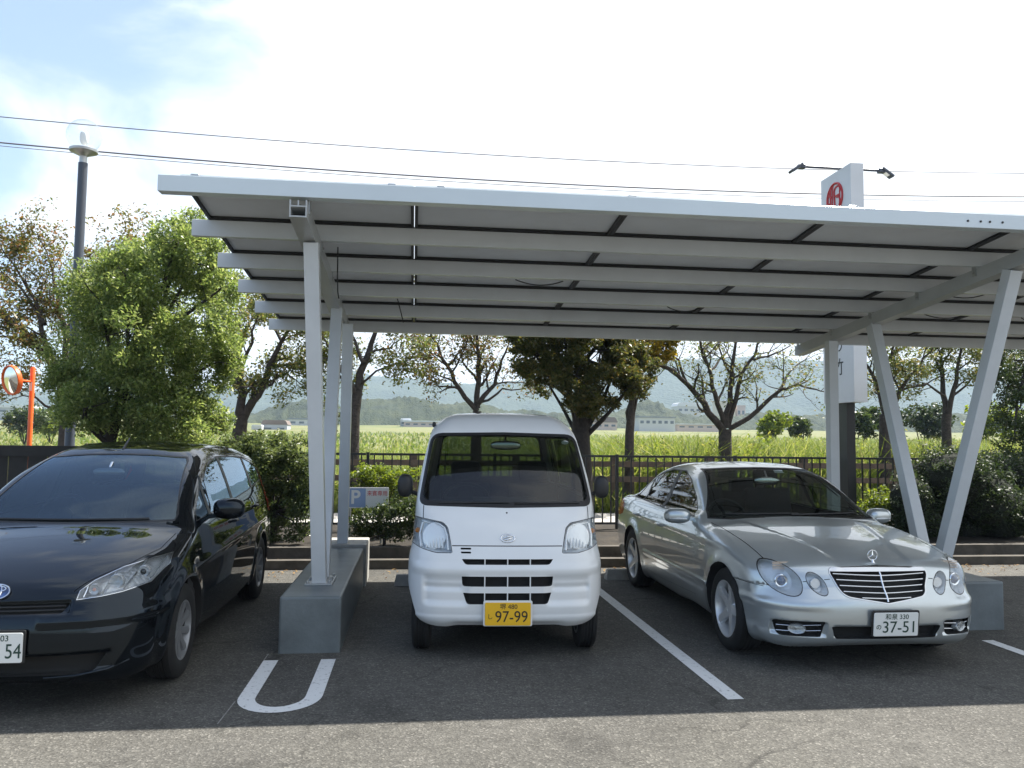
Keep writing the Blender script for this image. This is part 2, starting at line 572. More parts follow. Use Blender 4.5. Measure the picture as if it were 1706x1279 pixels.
def van_f(x, y, z):
    x, y, z = arr(x, y, z)
    ax = np.abs(x); t = ax / .72
    wf = 1 - sstep(.1, 1.3, y); wr = sstep(2.4, 3.4, y)
    bow = wf * (.045 * t**2 + .055 * t**6) - wr * .05 * t**2
    zs = z + .035 * t**2 * sstep(1.3, 1.7, z)
    d1 = van_side(y - bow, zs)
    W = van_sec(z) - .02 * sstep(2.6, 3.4, y) - .012 * (1 - sstep(.1, .6, y)) * sstep(.7, 1.0, z)
    k = .10 + .14 * (1 - sstep(.2, .8, y)) * (1 - sstep(.9, 1.15, z)) - .02 * (1 - sstep(1.0, 1.3, y)) * sstep(1.1, 1.25, z) + .10 * sstep(1.62, 1.8, z)
    d = smax(d1, (ax - W) * .96, k)
    fr = 1 - sstep(.25, .45, y)
    # shallow recesses of the bumper beside the grille, and the step along its foot
    d = d + fr * .016 * rect_mask(ax, z, .29, .60, .42, .61, .03)
    d = d + fr * .010 * rect_mask(ax, z, .33, .60, .52, .555, .02)
    d = d - fr * .006 * (1 - sstep(.315, .345, z))
    d = d + fr * .012 * (1 - sstep(.345, .45, ax)) * (1 - sstep(.265, .30, z))
    d = d - fr * .010 * rect_mask(ax, z, -1, .70, .64, .70, .03)
    return d

# --- silver saloon -------------------------------------------------
SED_L = 4.68
sed_side = Grid2(spline([(.10, .20, 1), (.035, .25), (.008, .34), (.0, .44), (.012, .53), (.05, .585), (.075, .62), (.10, .69), (.15, .745), (.28, .795), (.6, .868), (1.0, .927),
                         (1.30, .962), (1.42, .985), (1.62, 1.10), (1.95, 1.285), (2.12, 1.362), (2.30, 1.400), (2.65, 1.424), (3.0, 1.405), (3.30, 1.345), (3.62, 1.205), (3.90, 1.075),
                         (4.06, 1.025), (4.35, 1.00), (4.55, .965), (4.62, .90), (4.64, .75), (4.68, .60), (4.68, .42), (4.62, .26), (4.5, .21, 1), (.3, .19, 1)], 14), (-.3, 0), (5.0, 1.7))
sed_low = pchip([.15, .22, .30, .42, .52, .60, .68, .78, .86, .93, 1.0, 1.1], [.80, .845, .868, .885, .892, .893, .888, .875, .858, .832, .79, .74])
sed_up = pchip([.80, .92, .98, 1.1, 1.2, 1.3, 1.38, 1.46], [.86, .812, .787, .732, .685, .632, .585, .52])
sed_plan = pchip([-.1, .0, .2, .5, .9, 1.6, 2.6, 3.6, 4.2, 4.55, 4.8], [.83, .86, .925, .972, .992, 1.0, 1.0, .992, .95, .895, .84])
def sed_f(x, y, z):
    x, y, z = arr(x, y, z)
    ax = np.abs(x); t = ax / .88
    wf = 1 - sstep(.3, 2.2, y); wr = sstep(3.0, 4.4, y)
    bow = wf * (.13 * t**2 + .17 * t**5) * (1 - .25 * sstep(.6, .9, z)) - wr * (.07 * t**2 + .10 * t**5)
    cr = .055 * (1 - sstep(1.3, 1.9, y)) + .075 * sstep(1.5, 2.2, y) * (1 - sstep(3.4, 4.0, y)) + .04 * sstep(3.6, 4.2, y)
    d1 = sed_side(y - bow, z + cr * t**2)
    Wl = sed_low(z) * sed_plan(y)
    # flares round the wheels
    for yw in (.82, 3.55):
        r = np.sqrt((y - yw)**2 + (z - .32)**2)
        Wl = Wl + .016 * np.exp(-((r - .36) / .06)**2) * (z < .9)
    Wu = sed_up(z) - .05 * sstep(3.0, 4.1, y) - .03 * (1 - sstep(1.4, 2.2, y))
    W = smin(Wl, Wu + (1 - sstep(.93, 1.02, z)) * .12, .03)
    W = np.where(z < .84, Wl, W)
    k = .07 + .07 * (1 - sstep(.1, .5, y)) + .06 * sstep(1.25, 1.4, z) + .05 * sstep(4.3, 4.6, y)
    d = smax(d1, (ax - W) * .96, k)
    fr = 1 - sstep(.5, .8, y)
    # hood ribs running forward from the pillars, bumper crease, intake hollow
    hx = .30 + .22 * sstep(.2, 1.4, y)
    hood = sstep(.1, .25, y) * (1 - sstep(1.2, 1.4, y))
    d = d - hood * .010 * sstep(-.05, .02, ax - hx) * (z > .6)
    d = d + fr * .020 * (rect_mask(ax, z, .44, .77, .275, .365, .012) + rect_mask(ax, z, -1, .385, .275, .345, .012))
    d = d - fr * .010 * rect_mask(ax, z, .2, 2, .455, .51, .02) * sstep(.35, .6, ax)
    # rubbing strip line along the doors
    d = d - .006 * rect_mask(y, z, 1.15, 3.1, .435, .475, .008) * (ax > .7)
    # swage under the window line
    d = d - .006 * np.exp(-((z - (.80 + .02 * (y - 1) / 3)) / .025)**2) * sstep(.6, 1.1, y) * (1 - sstep(4.0, 4.5, y)) * (ax > .6)
    return d

# --- black people carrier -------------------------------------------
MPV_L = 4.52
mpv_side = Grid2(spline([(.10, .20, 1), (.03, .26), (.0, .38), (.0, .50), (.02, .60), (.045, .67), (.10, .735), (.20, .79), (.42, .872), (.70, .945), (.93, .990), (1.02, 1.012),
                         (1.30, 1.165), (1.65, 1.345), (1.95, 1.472), (2.12, 1.525), (2.45, 1.565), (2.9, 1.572), (3.5, 1.548), (4.0, 1.50), (4.20, 1.455), (4.33, 1.30), (4.42, 1.05),
                         (4.48, .80), (4.52, .55), (4.50, .32), (4.42, .22, 1), (.3, .19, 1)], 14), (-.3, 0), (4.8, 1.8))
mpv_sec = pchip([.15, .22, .32, .45, .60, .72, .82, .92, 1.0, 1.1, 1.25, 1.4, 1.5, 1.62], [.76, .80, .825, .838, .842, .838, .828, .810, .785, .748, .695, .632, .585, .53])
mpv_plan = pchip([-.1, .0, .25, .6, 1.1, 2.0, 3.2, 4.0, 4.4, 4.6], [.84, .865, .935, .98, 1.0, 1.0, 1.0, .975, .93, .90])
def mpv_f(x, y, z):
    x, y, z = arr(x, y, z)
    ax = np.abs(x); t = ax / .83
    wf = 1 - sstep(.3, 2.0, y); wr = sstep(3.4, 4.4, y)
    bow = wf * (.12 * t**2 + .20 * t**5) - wr * (.05 * t**2 + .06 * t**5)
    cr = .05 * (1 - sstep(.9, 1.5, y)) + .07 * sstep(1.3, 2.1, y)
    d1 = mpv_side(y - bow, z + cr * t**2)
    W = mpv_sec(z) * mpv_plan(y) - .035 * (1 - sstep(1.0, 1.9, y)) * sstep(.95, 1.1, z)
    for yw in (.88, 3.60):
        r = np.sqrt((y - yw)**2 + (z - .31)**2)
        W = W + .016 * np.exp(-((r - .36) / .06)**2) * (z < .9)
    k = .08 + .05 * (1 - sstep(.1, .5, y)) + .07 * sstep(1.3, 1.5, z)
    d = smax(d1, (ax - W) * .96, k)
    fr = 1 - sstep(.45, .75, y)
    d = d + fr * .022 * rect_mask(ax, z, -1, .62 + 0 * z, .27, .375, .018)
    d = d + fr * .018 * rect_mask(ax, z, -1, .40, .60, .665, .012)
    d = d - fr * .012 * rect_mask(ax, z, .25, 1.2, .535, .60, .02)
    # rising crease on the doors
    d = d - .008 * np.exp(-((z - (.70 + .035 * (y - 1))) / .03)**2) * sstep(1.0, 1.5, y) * (1 - sstep(3.9, 4.3, y)) * (ax > .6)
    return d
# ------------------------------------------------------------------ shared car materials
M = {}
M['tyre'] = mat('tyre_rubber', (.011, .011, .011), .8, noise=(30, .25))
M['well'] = mat('wheel_well', (.012, .012, .012), .9)
M['black_trim'] = mat('black_trim', (.014, .014, .015), .45)
M['seam'] = mat('panel_gap', (.01, .01, .01), .8)
M['grille_chrome'] = mat('grille_chrome', (.55, .57, .60), .12, 1.0)
M['chrome'] = mat('chrome', (.82, .83, .84), .07, 1.0)
M['reflector'] = mat('lamp_reflector', (.60, .63, .65), .30, .35, bump=(45, .8, .006))
M['bowl_smoked'] = mat('lamp_bowl_smoked', (.42, .44, .45), .25, .6, bump=(38, .9, .012))
M['bowl'] = mat('lamp_bowl_silver', (.84, .84, .82), .26, .35, bump=(60, .6, .004))
M['alloy'] = mat('wheel_alloy', (.74, .75, .75), .32, .55)
M['brake'] = mat('brake_disc_dark', (.045, .045, .045), .5, .6)
M['hubcap'] = mat('hubcap_grey', (.26, .27, .28), .4, .5)
M['lining'] = mat('cabin_lining', (.028, .028, .029), .9)
M['lining_pale'] = mat('cabin_lining_pale', (.045, .045, .046), .9)
M['seat'] = mat('seat_cloth', (.035, .035, .038), .95, noise=(40, .3))
M['mirror'] = mat('mirror_face', (.75, .78, .80), .02, 1.0)
M['lens'] = glass_mat('lamp_lens', (.93, .95, .96))
M['amber'] = mat('amber_lens', (.65, .22, .03), .2)
M['tail'] = mat('tail_lens', (.45, .01, .015), .15, coat=.5)
M['glass_van'] = glass_mat('van_glass', (.34, .39, .35), refl0=.045)
M['glass_van_rear'] = glass_mat('van_rear_glass', (.26, .30, .27))
M['glass_sed'] = glass_mat('saloon_glass', (.50, .57, .54))
M['glass_dark'] = glass_mat('tinted_glass', (.10, .12, .12))
M['glass_mpv'] = glass_mat('carrier_glass', (.26, .31, .33), refl=(.66, .84, 1.0), refl0=.085)  # blue of the sky overhead is put into the reflection tint
M['plate_white'] = mat('plate_white', (.72, .73, .70), .45, bump=(60, .15, .002))
M['plate_yellow'] = mat('plate_yellow', (.80, .46, .012), .45)
M['plate_green'] = mat('plate_lettering', (.012, .045, .03), .5)
M['plate_black'] = mat('plate_black', (.015, .013, .01), .5)
M['sticker'] = mat('paper_sticker', (.7, .72, .72), .6)

def paint(name, col, metal, flake=None, rough=.42, dirt=.04):
    m = mat(name, col, rough, metal, 0.0 if metal == 0 and col[0] < .1 else .5, coat=1.0, coat_rough=.015, noise=(3.0, dirt))
    return m
M['white_paint'] = paint('van_white_paint', (.74, .75, .74), 0, dirt=.03)
M['silver_paint'] = paint('silver_metallic_paint', (.50, .545, .555), .68, rough=.29)
M['black_paint'] = mat('black_paint', (.0035, .0042, .0055), .025, 0, .5)
M['black_paint'].node_tree.nodes['Principled BSDF'].inputs['Specular Tint'].default_value = (.72, .86, 1, 1)

def clip_poly(poly, a, b, c):
    """keep the part of an outline where a*u + b*v <= c"""
    out = []
    for i in range(len(poly)):
        p, q = poly[i - 1], poly[i]
        dp, dq = a*p[0] + b*p[1] - c, a*q[0] + b*q[1] - c
        if (dp <= 0) != (dq <= 0):
            t = dp / (dp - dq); out.append((p[0] + (q[0]-p[0])*t, p[1] + (q[1]-p[1])*t))
        if dq <= 0: out.append(q)
    return out

def strip(a, b, w):
    """thin outline along a line, for a panel gap"""
    a, b = np.array(a, float), np.array(b, float); d = (b - a) / np.linalg.norm(b - a); n = np.array([-d[1], d[0]]) * w / 2
    return [tuple(a + n), tuple(a - n), tuple(b - n), tuple(b + n)]

def wheel(parent, x, y, r, w, rim_r, side, style, rim_mat):
    """tyre (the part) with its rim; side = -1/+1 outer direction along x"""
    bm = BM(); h = w / 2
    prof = [(rim_r - .01, -h * .86), (rim_r + .012, -h * .95), (r - .055, -h), (r - .022, -h * .93), (r - .004, -h * .76), (r, -h * .45)]
    for g in (-.33, -.0, .33):
        prof += [(r, h * (g - .10)), (r - .008, h * (g - .05)), (r - .008, h * (g + .05)), (r, h * (g + .10))]
    prof += [(r, h * .45), (r - .004, h * .76), (r - .022, h * .93), (r - .055, h), (rim_r + .012, h * .95), (rim_r - .01, h * .86)]
    lathe(bm, prof, 48, 'x', caps=False)
    t = obj('wheel', bm, M['tyre'], parent, (x, y, r), smooth=35)
    bm = BM()
    # rim barrel and lip, then the face
    o = h * .9
    lathe(bm, [(rim_r, -o), (rim_r - .02, -o), (rim_r - .03, 0), (rim_r - .018, o * .82), (rim_r - .012, o * .97), (rim_r + .004, o)], 48, 'x', Matrix.Scale(side, 4, (1, 0, 0)), caps=False)
    n_sp = {'five': 5, 'cap': 9, 'steel': 6}[style]
    lathe(bm, [(.001, o * .62), (.045, o * .66), (.066, o * .60), (.075, o * .42)], 32, 'x', Matrix.Scale(side, 4, (1, 0, 0)), caps=False)
    lathe(bm, [(.001, -o * .1), (rim_r - .035, -o * .1), (rim_r - .035, -o * .15)], 32, 'x', Matrix.Scale(side, 4, (1, 0, 0)))
    for k in range(n_sp):
        a = 2 * math.pi * k / n_sp + .3
        wi, wo, dep = {'five': (.080, .062, .035), 'cap': (.05, .056, .02), 'steel': (.10, .11, .02)}[style]
        ri, ro = .04, rim_r - .012
        M4 = Matrix.Rotation(a, 4, 'X')
        q = []
        for rr, ww, xx in ((ri, wi, o * .62), ((ri + ro) / 2, (wi + wo) / 2 * .8, o * .74), (ro, wo, o * .86)):
            q.append([(side * (xx), -ww / 2, rr), (side * (xx + .006), 0, rr), (side * xx, ww / 2, rr), (side * (xx - dep), ww / 2, rr), (side * (xx - dep), -ww / 2, rr)])
        vs = [[bm.verts.new(M4 @ Vector(p)) for p in row] for row in q]
        for r0, r1 in zip(vs, vs[1:]):
            for i in range(5): bm.faces.new((r0[i], r0[(i + 1) % 5], r1[(i + 1) % 5], r1[i]))
        bm.faces.new(vs[0]); bm.faces.new(vs[-1])
    bmesh.ops.recalc_face_normals(bm, faces=bm.faces[:])
    rm = obj('rim', bm, rim_mat, t, smooth=35)
    bm = BM()
    lathe(bm, [(.001, o * .30), (rim_r * .74, o * .30), (rim_r * .74, o * .18), (.001, o * .18)], 36, 'x', Matrix.Scale(side, 4, (1, 0, 0)), caps=False)
    lathe(bm, [(.001, -o * .1), (rim_r - .02, -o * .1)], 36, 'x', Matrix.Scale(side, 4, (1, 0, 0)), caps=False)  # dark backing added to put shade into the gaps between spokes
    obj('brake_disc_and_backing', bm, M['brake'], t, smooth=40)
    return t

def number_plate(parent, loc, top, main, kana, base, ink, frame=None, rz=0, tilt=0):
    """Japanese plate facing the front: base sheet with embossed edge, lettering as sub-parts"""
    bm = BM(); w, h = .33, .165
    P = rpoly([(-w/2, -h/2), (w/2, -h/2), (w/2, h/2), (-w/2, h/2)], .012)
    prism(bm, P, -.003, .003)
    pl = obj('number_plate', bm, base, parent, loc, bevel=.0015, segs=1)
    pl.rotation_euler = (tilt, 0, rz)
    def T(nm, s, size, x, z, wd=None):
        text_mesh(nm, s, size, ink, pl, Matrix.Translation((x, -.0035, z)) @ FRONT, .0012, wd)
    T('plate_lettering', top, .046, .005, .052)
    T('plate_lettering', main, .115, .026, -.022, .232)
    T('plate_lettering', kana, .042, -.128, -.020)
    if frame is not None:
        bm = BM()
        prism(bm, rpoly([(-w/2-.012, -h/2-.006), (w/2+.012, -h/2-.006), (w/2+.012, h/2+.014), (-w/2-.012, h/2+.014)], .015), .0035, .012)
        f = obj('plate_frame', bm, frame, pl, bevel=.002, segs=1)
    return pl

def seat(parent, x, y, z, w=.5, m=None, back_h=.58, head=True, cush=True):
    bm = BM()
    if cush:
        vs = box(bm, x - w/2, x + w/2, y - .25, y + .25, z - .14, z)
    M4 = Matrix.Translation((x, y + .24, z)) @ Matrix.Rotation(R(-12), 4, 'X')
    box(bm, -w/2 + .02, w/2 - .02, -.06, .06, -.05, back_h, M4)
    if head: box(bm, -.13, .13, -.045, .045, back_h + .03, back_h + .20, M4)
    return obj('seat', bm, m or M['seat'], parent, bevel=.045, segs=3, smooth=60)

def steering(parent, loc, tilt=-25, r=.185):
    bm = BM()
    pts = [(r * math.cos(a), 0, r * math.sin(a)) for a in [2 * math.pi * k / 32 for k in range(33)]]
    tube(bm, pts, .014, 8)
    box(bm, -r, r, -.012, .012, -.03, .02); box(bm, -.03, .03, -.012, .012, -r, .0)
    lathe(bm, [(.001, -.03), (.07, -.03), (.075, .02), (.001, .025)], 20, 'y')
    o = obj('steering_wheel', bm, M['black_trim'], parent, loc, smooth=50)
    o.rotation_euler = (R(tilt), 0, 0)
    return o

def blob(bm, c, s, rot=None, sub=3, cutback=None, power=1.0):
    """rounded housing: a sphere pushed toward a box, optionally flattened at the back"""
    r = bmesh.ops.create_icosphere(bm, subdivisions=sub, radius=1)
    for v in r['verts']:
        q = v.co.copy()
        n = (abs(q.x)**2.8 + abs(q.y)**2.8 + abs(q.z)**2.8) ** (1/2.8)
        q = q / n
        if cutback is not None and q.y > cutback: q.y = cutback
        v.co = Vector((q.x * s[0], q.y * s[1], q.z * s[2]))
        if rot is not None: v.co = rot @ v.co
        v.co += Vector(c)
    return r['verts']

def side_arches(sh, ys, zc, ra, hw, tag, parent, well_mat):
    for sx in (-1, 1):
        for yw in ys:
            sh.cut([(yw + ra * math.cos(a), zc + ra * math.sin(a)) for a in [2*math.pi*k/36 for k in range(36)]], 'x', sx, tag, lim=lambda c: c.x * sx > hw - .3, mindot=.03)
    # underside
    for f in sh.bm.faces:
        if f[sh.T] == 0 and f.normal.z < -.93 and f.calc_center_median().z < .33: f[sh.T] = 90
    for f in list(sh.bm.faces):
        if f[sh.T] == 90:
            c = f.calc_center_median()
            if any(abs(c.y - yw) < ra and abs(c.x) > hw - .30 for yw in ys): f[sh.T] = 91

def wells(sh, tag, parent, name='wheel_arch'):
    for sx in (-1, 1):
        sh.pocket((tag,), name, M['well'], parent, .26, (-sx, 0, 0), sel=lambda c: c.x * sx > 0 and c.y < 2, scale=1.0)
        sh.pocket((tag,), name, M['well'], parent, .26, (-sx, 0, 0), sel=lambda c: c.x * sx > 0 and c.y > 2, scale=1.0)

def lining(f, lo, hi, cuts, parent, m=None, iso=-.045, h=.06, ymin=1.0):
    sh = Shell(f, lo, hi, h, iso)
    for poly, ax, sg, lim in cuts:
        sh.cut(poly, ax, sg, 5, lim=lim)
    for fc in sh.bm.faces:
        if fc.calc_center_median().y < ymin: fc[sh.T] = 5
    sh.drop((5,))
    return sh.part((0,), 'cabin_lining', m or M['lining'], parent)

def both(fn):
    for s in (-1, 1): fn(s)

# ------------------------------------------------------------------ white kei van
def build_van():
    root = empty('kei_van', (.70, 6.0, 0), 'white boxy kei van with yellow number plate parked under the solar carport', 'van', rz=R(-3))
    root.scale = (1.018, 1, 1)
    f = van_f; W = M['white_paint']
    lo, hi = (-.86, -.12, .1), (.86, 3.52, 2.0)
    sh = Shell(f, lo, hi, .026, refine=lambda c: c.y < .34 and c.z < 1.05)
    side_arches(sh, (.46, 2.87), .27, .325, .72, 80, root, M['well'])
    ws_o = rpoly([(-.668, 1.112), (0, 1.100), (.668, 1.112), (.590, 1.672), (0, 1.684), (-.590, 1.672)], [.07, 0, .07, .09, 0, .09], 5)
    ws = rpoly([(-.640, 1.150), (0, 1.140), (.640, 1.150), (.566, 1.648), (0, 1.660), (-.566, 1.648)], [.06, 0, .06, .07, 0, .07], 5)
    front = lambda c: c.y < 1.2
    sh.cut(ws_o, 'y', -1, 10, lim=front); sh.cut(ws, 'y', -1, 11, src=(10,), lim=front)
    # rear window
    rw_o = rpoly([(-.60, 1.18), (.60, 1.18), (.54, 1.66), (-.54, 1.66)], .08); rw = inset(rw_o, .02)
    sh.cut(rw_o, 'y', 1, 12, lim=lambda c: c.y > 3); sh.cut(rw, 'y', 1, 13, src=(12,), lim=lambda c: c.y > 3)
    # side glass
    dlo = rpoly([(.62, 1.16), (3.2, 1.16), (3.14, 1.64), (1.0, 1.64)], [.04, .05, .06, .08])
    for sx in (-1, 1):
        sh.cut(dlo, 'x', sx, 14, mindot=.3)
        for y0, y1 in ((-1, 1.42), (1.50, 2.42), (2.50, 9)):
            q = clip_poly(clip_poly(inset(dlo, .016), 1, 0, y1), -1, 0, -y0)
            sh.cut(q, 'x', sx, 15, src=(14,), mindot=.3)
    # head lamps
    hl = [(.400, .782), (.520, .781), (.622, .803), (.715, .832), (.715, 1.030), (.60, 1.019), (.475, .998), (.437, .962), (.418, .88)]
    for sx in (-1, 1):
        q = [(sx * a, b) for a, b in rpoly(hl, .012, 2)]
        sh.cut(q, 'y', -1, 20, lim=lambda c: c.y < .6, mindot=.02)
        sh.cut([(sx * a, b) for a, b in inset(hl, .009)], 'y', -1, 21, src=(20,), lim=lambda c: c.y < .6, mindot=.02)
    # grille slots
    def slot(z0, z1, x0, x1):
        return rpoly([(-x1, z0), (x1, z0), (x0, z1), (-x0, z1)], [.02, .02, .004, .004], 3)
    for q in (slot(.703, .742, .332, .308), slot(.546, .618, .332, .326), slot(.418, .499, .320, .293)):
        sh.cut(q, 'y', -1, 22, lim=front)
    for z in (.808, .781): sh.cut(rpoly([(-.342 + (.81 - z) * .2, z), (-.266, z), (-.266, z + .013), (-.342, z + .013)], .005, 2), 'y', -1, 22, lim=front)
    # bonnet gaps
    gaps = [strip((-.405, .834), (.405, .834), .007), strip((-.625, 1.02), (-.625, 1.112), .006), strip((.625, 1.02), (.625, 1.112), .006)]
    for g in gaps: sh.cut(g, 'y', -1, 30, lim=front)
    bon = rpoly([(-.620, 1.02), (-.475, 1.000), (.475, 1.000), (.620, 1.02), (.620, 1.106), (-.620, 1.106)], 0)
    for sx in (-1, 1):   # door gaps and sliding-door gaps
        for y in (.60, 1.46, 2.46): sh.cut(strip((y, .34), (y, 1.15), .006), 'x', sx, 30, mindot=.3)
    sh.cut(ellipse(0, 1.066, .007, .006, 0, 8), 'y', -1, 22, lim=front)
    for sx in (-1, 1):
        sh.cut(rpoly([(sx*.735, .95), (sx*.69, .95), (sx*.69, 1.25), (sx*.735, 1.25)], .02), 'y', 1, 40, lim=lambda c: c.y > 3)
    # parts
    wells(sh, 80, root); sh.drop((80, 91))
    tr = sh.part((10,), 'windscreen_surround', M['black_trim'], root, .001)
    sh.part((11,), 'windscreen', M['glass_van'], root, -.003)
    sh.part((12,), 'rear_window_surround', M['black_trim'], root)
    sh.part((13,), 'rear_window', M['glass_van_rear'], root, -.003)
    for sx in (-1, 1):
        sh.part((14,), 'window_surround', M['black_trim'], root, sel=lambda c: c.x * sx > 0)
        sh.part((15,), 'side_window', M['glass_dark'], root, -.003, sel=lambda c: c.x * sx > 0)
        sel = lambda c: c.x * sx > 0
        rf = sh.pocket((21,), 'lamp_bowl', M['reflector'], None, .075, (0, 1, 0), sel=sel, scale=.86)
        rim = sh.part((20,), 'lamp_rim', M['black_trim'], None, .001, sel=sel)
        ln = sh.part((21,), 'headlight', M['lens'], root, .002, sel=sel)
        rf.parent = ln; rim.parent = ln
        bm = BM()
        H = lambda x, z, d: (sx * x, hug(f, (sx * x, -.3, z), (0, 1, 0))[1] + d, z)
        c = H(.535, .895, .045)
        T4 = Matrix.Translation(c) @ Matrix.Rotation(sx * R(14), 4, 'Z') @ Matrix.Rotation(R(-16), 4, 'X') @ Matrix.Diagonal((1, 1, 1.12, 1))
        lathe(bm, [(.084, -.006), (.090, -.004), (.078, .025), (.05, .042), (.02, .05), (.001, .05)], 36, 'y', T4)
        lathe(bm, [(.001, .0), (.014, .002), (.016, .02), (.010, .035), (.001, .04)], 14, 'y', T4)
        for q in range(6):      # flutes in the lower half of the bowl
            x = .475 + .024 * q
            tube(bm, [H(x, .812, .030), H(x, .85, .042), H(x, .895, .055)], .0065, 6)
        tube(bm, [H(.432, .80, .02), H(.442, .90, .02), H(.462, .955, .02), H(.50, .980, .02), H(.62, .990, .02)], .008, 6)
        tube(bm, [H(.632, .815, .02), H(.645, .90, .02), H(.625, .985, .02)], .012, 6)
        obj('lamp_reflector', bm, M['bowl'], ln, smooth=40)
        bm = BM(); lathe(bm, [(.001, -.02), (.018, -.015), (.02, .02)], 12, 'y', Matrix.Translation(H(.668, .92, .05)))
        obj('indicator_bulb', bm, M['amber'], ln, smooth=40)
        sh.part((40,), 'tail_light', M['tail'], root, .003, sel=sel)
    sh.pocket((22,), 'grille', M['well'], root, .045, (0, 1, 0), scale=1.0); sh.drop((22,))
    bm = BM()
    for x in (-.165, 0, .165):
        for z0, z1 in ((.70, .745), (.544, .62), (.42, .50)):
            y0 = hug(f, (x, -.3, (z0 + z1) / 2), (0, 1, 0))[1]
            box(bm, x - .004, x + .004, y0 - .002, y0 + .03, z0, z1)
    obj('grille_divider', bm, W, root)
    sh.part((30,), 'panel_gap', M['seam'], root, -.004)
    sh.part((90,), 'underbody', M['well'], root)
    sh.part((0,), 'body', W, root)
    # badge: oval ring with a slanting letter-like stroke
    y0 = hug(f, (0, -.3, .89), (0, 1, 0))[1]
    tilt = R(-28)
    bd = BM()
    ring = [(.051 * math.cos(a), 0, .031 * math.sin(a)) for a in [2*math.pi*k/36 for k in range(37)]]
    tube(bd, ring, .0055, 8)
    tube(bd, [(-.034, -.002, -.016), (-.012, -.003, -.014), (.018, -.003, -.004), (.034, -.002, .004)], [.004, .007, .007, .003], 8)
    tube(bd, [(.034, -.002, .016), (.012, -.003, .014), (-.018, -.003, .004), (-.034, -.002, -.004)], [.004, .007, .007, .003], 8)
    b = obj('badge', bd, M['chrome'], root, (.002, y0 - .004, .889), smooth=50); b.rotation_euler = (tilt, 0, 0)
    number_plate(root, (.003, -.022, .353), '堺 480', '97-99', 'し', M['plate_yellow'], M['plate_black'], M['white_paint'])
    for sx, sy in ((-1, .46), (1, .46), (-1, 2.87), (1, 2.87)): wheel(root, sx * .625, sy, .272, .145, .165, sx, 'steel', M['hubcap'])
    # door mirrors: upright black housings on arms
    for sx in (-1, 1):
        bm = BM()
        blob(bm, (sx * .785, .60, 1.245), (.060, .05, .092), sub=3)
        tube(bm, [(sx * .67, .62, 1.17), (sx * .74, .60, 1.20)], .016, 8)
        mi = obj('door_mirror', bm, M['black_trim'], root, smooth=60)
        bm = BM(); prism(bm, ellipse(sx * .79, 1.245, .055, .086, 0, 20), .651, .655)
        obj('mirror_glass', bm, M['mirror'], mi)
    # cab
    cuts = [(ws, 'y', -1, front), (rw, 'y', 1, lambda c: c.y > 3)] + [(dlo, 'x', s, None) for s in (-1, 1)]
    lining(f, lo, hi, cuts, root, M['lining'], iso=-.05, ymin=.36)
    bm = BM(); box(bm, -.60, .60, .34, .66, .85, 1.13); box(bm, -.25, .25, .40, .52, 1.13, 1.165)
    obj('dashboard', bm, M['lining_pale'], root, bevel=.03, segs=2, smooth=60)
    steering(root, (-.30 + .0, .76, 1.13), -50, .18)
    seat(root, -.30, 1.02, .82, .48, M['seat'], .42); seat(root, .30, 1.02, .82, .48, M['seat'], .42)
    seat(root, 0.0, 2.1, .78, 1.0, M['seat'], .40, head=False)
    bm = BM(); blob(bm, (.02, .80, 1.575), (.125, .018, .038), sub=3); tube(bm, [(.02, .81, 1.60), (.02, .84, 1.68)], .008, 6)
    obj('rear_view_mirror', bm, M['mirror'], root, smooth=60)
    # wipers parked along the foot of the glass
    for xa, xb in ((-.52, .02), (.06, .56)):
        pts = [(x, hug(f, (x, -.2, 1.135 + .010 * abs(x - xa)), (0, 1, 0))[1] - .010, 1.135 + .010 * abs(x - xa)) for x in np.linspace(xa, xb, 7)]
        bm = BM(); tube(bm, pts, .007, 6); obj('wiper', bm, M['black_trim'], root, smooth=60)
    # inspection sticker on the glass, aerial stub on the roof edge
    bm = BM(); p = hug(f, (.50, -.3, 1.605), (0, 1, 0)); prism(bm, ellipse(.50, 1.605, .03, .016, 0, 14), p[1] + .012, p[1] + .014)
    obj('window_sticker', bm, M['sticker'], root)
    bm = BM(); p = hug(f, (-.555, -.2, 1.745), (0, 1, 0)); blob(bm, (-.575, p[1] + .0, 1.745), (.016, .02, .024), sub=2)
    obj('aerial_base', bm, M['black_trim'], root, smooth=60)
    return root

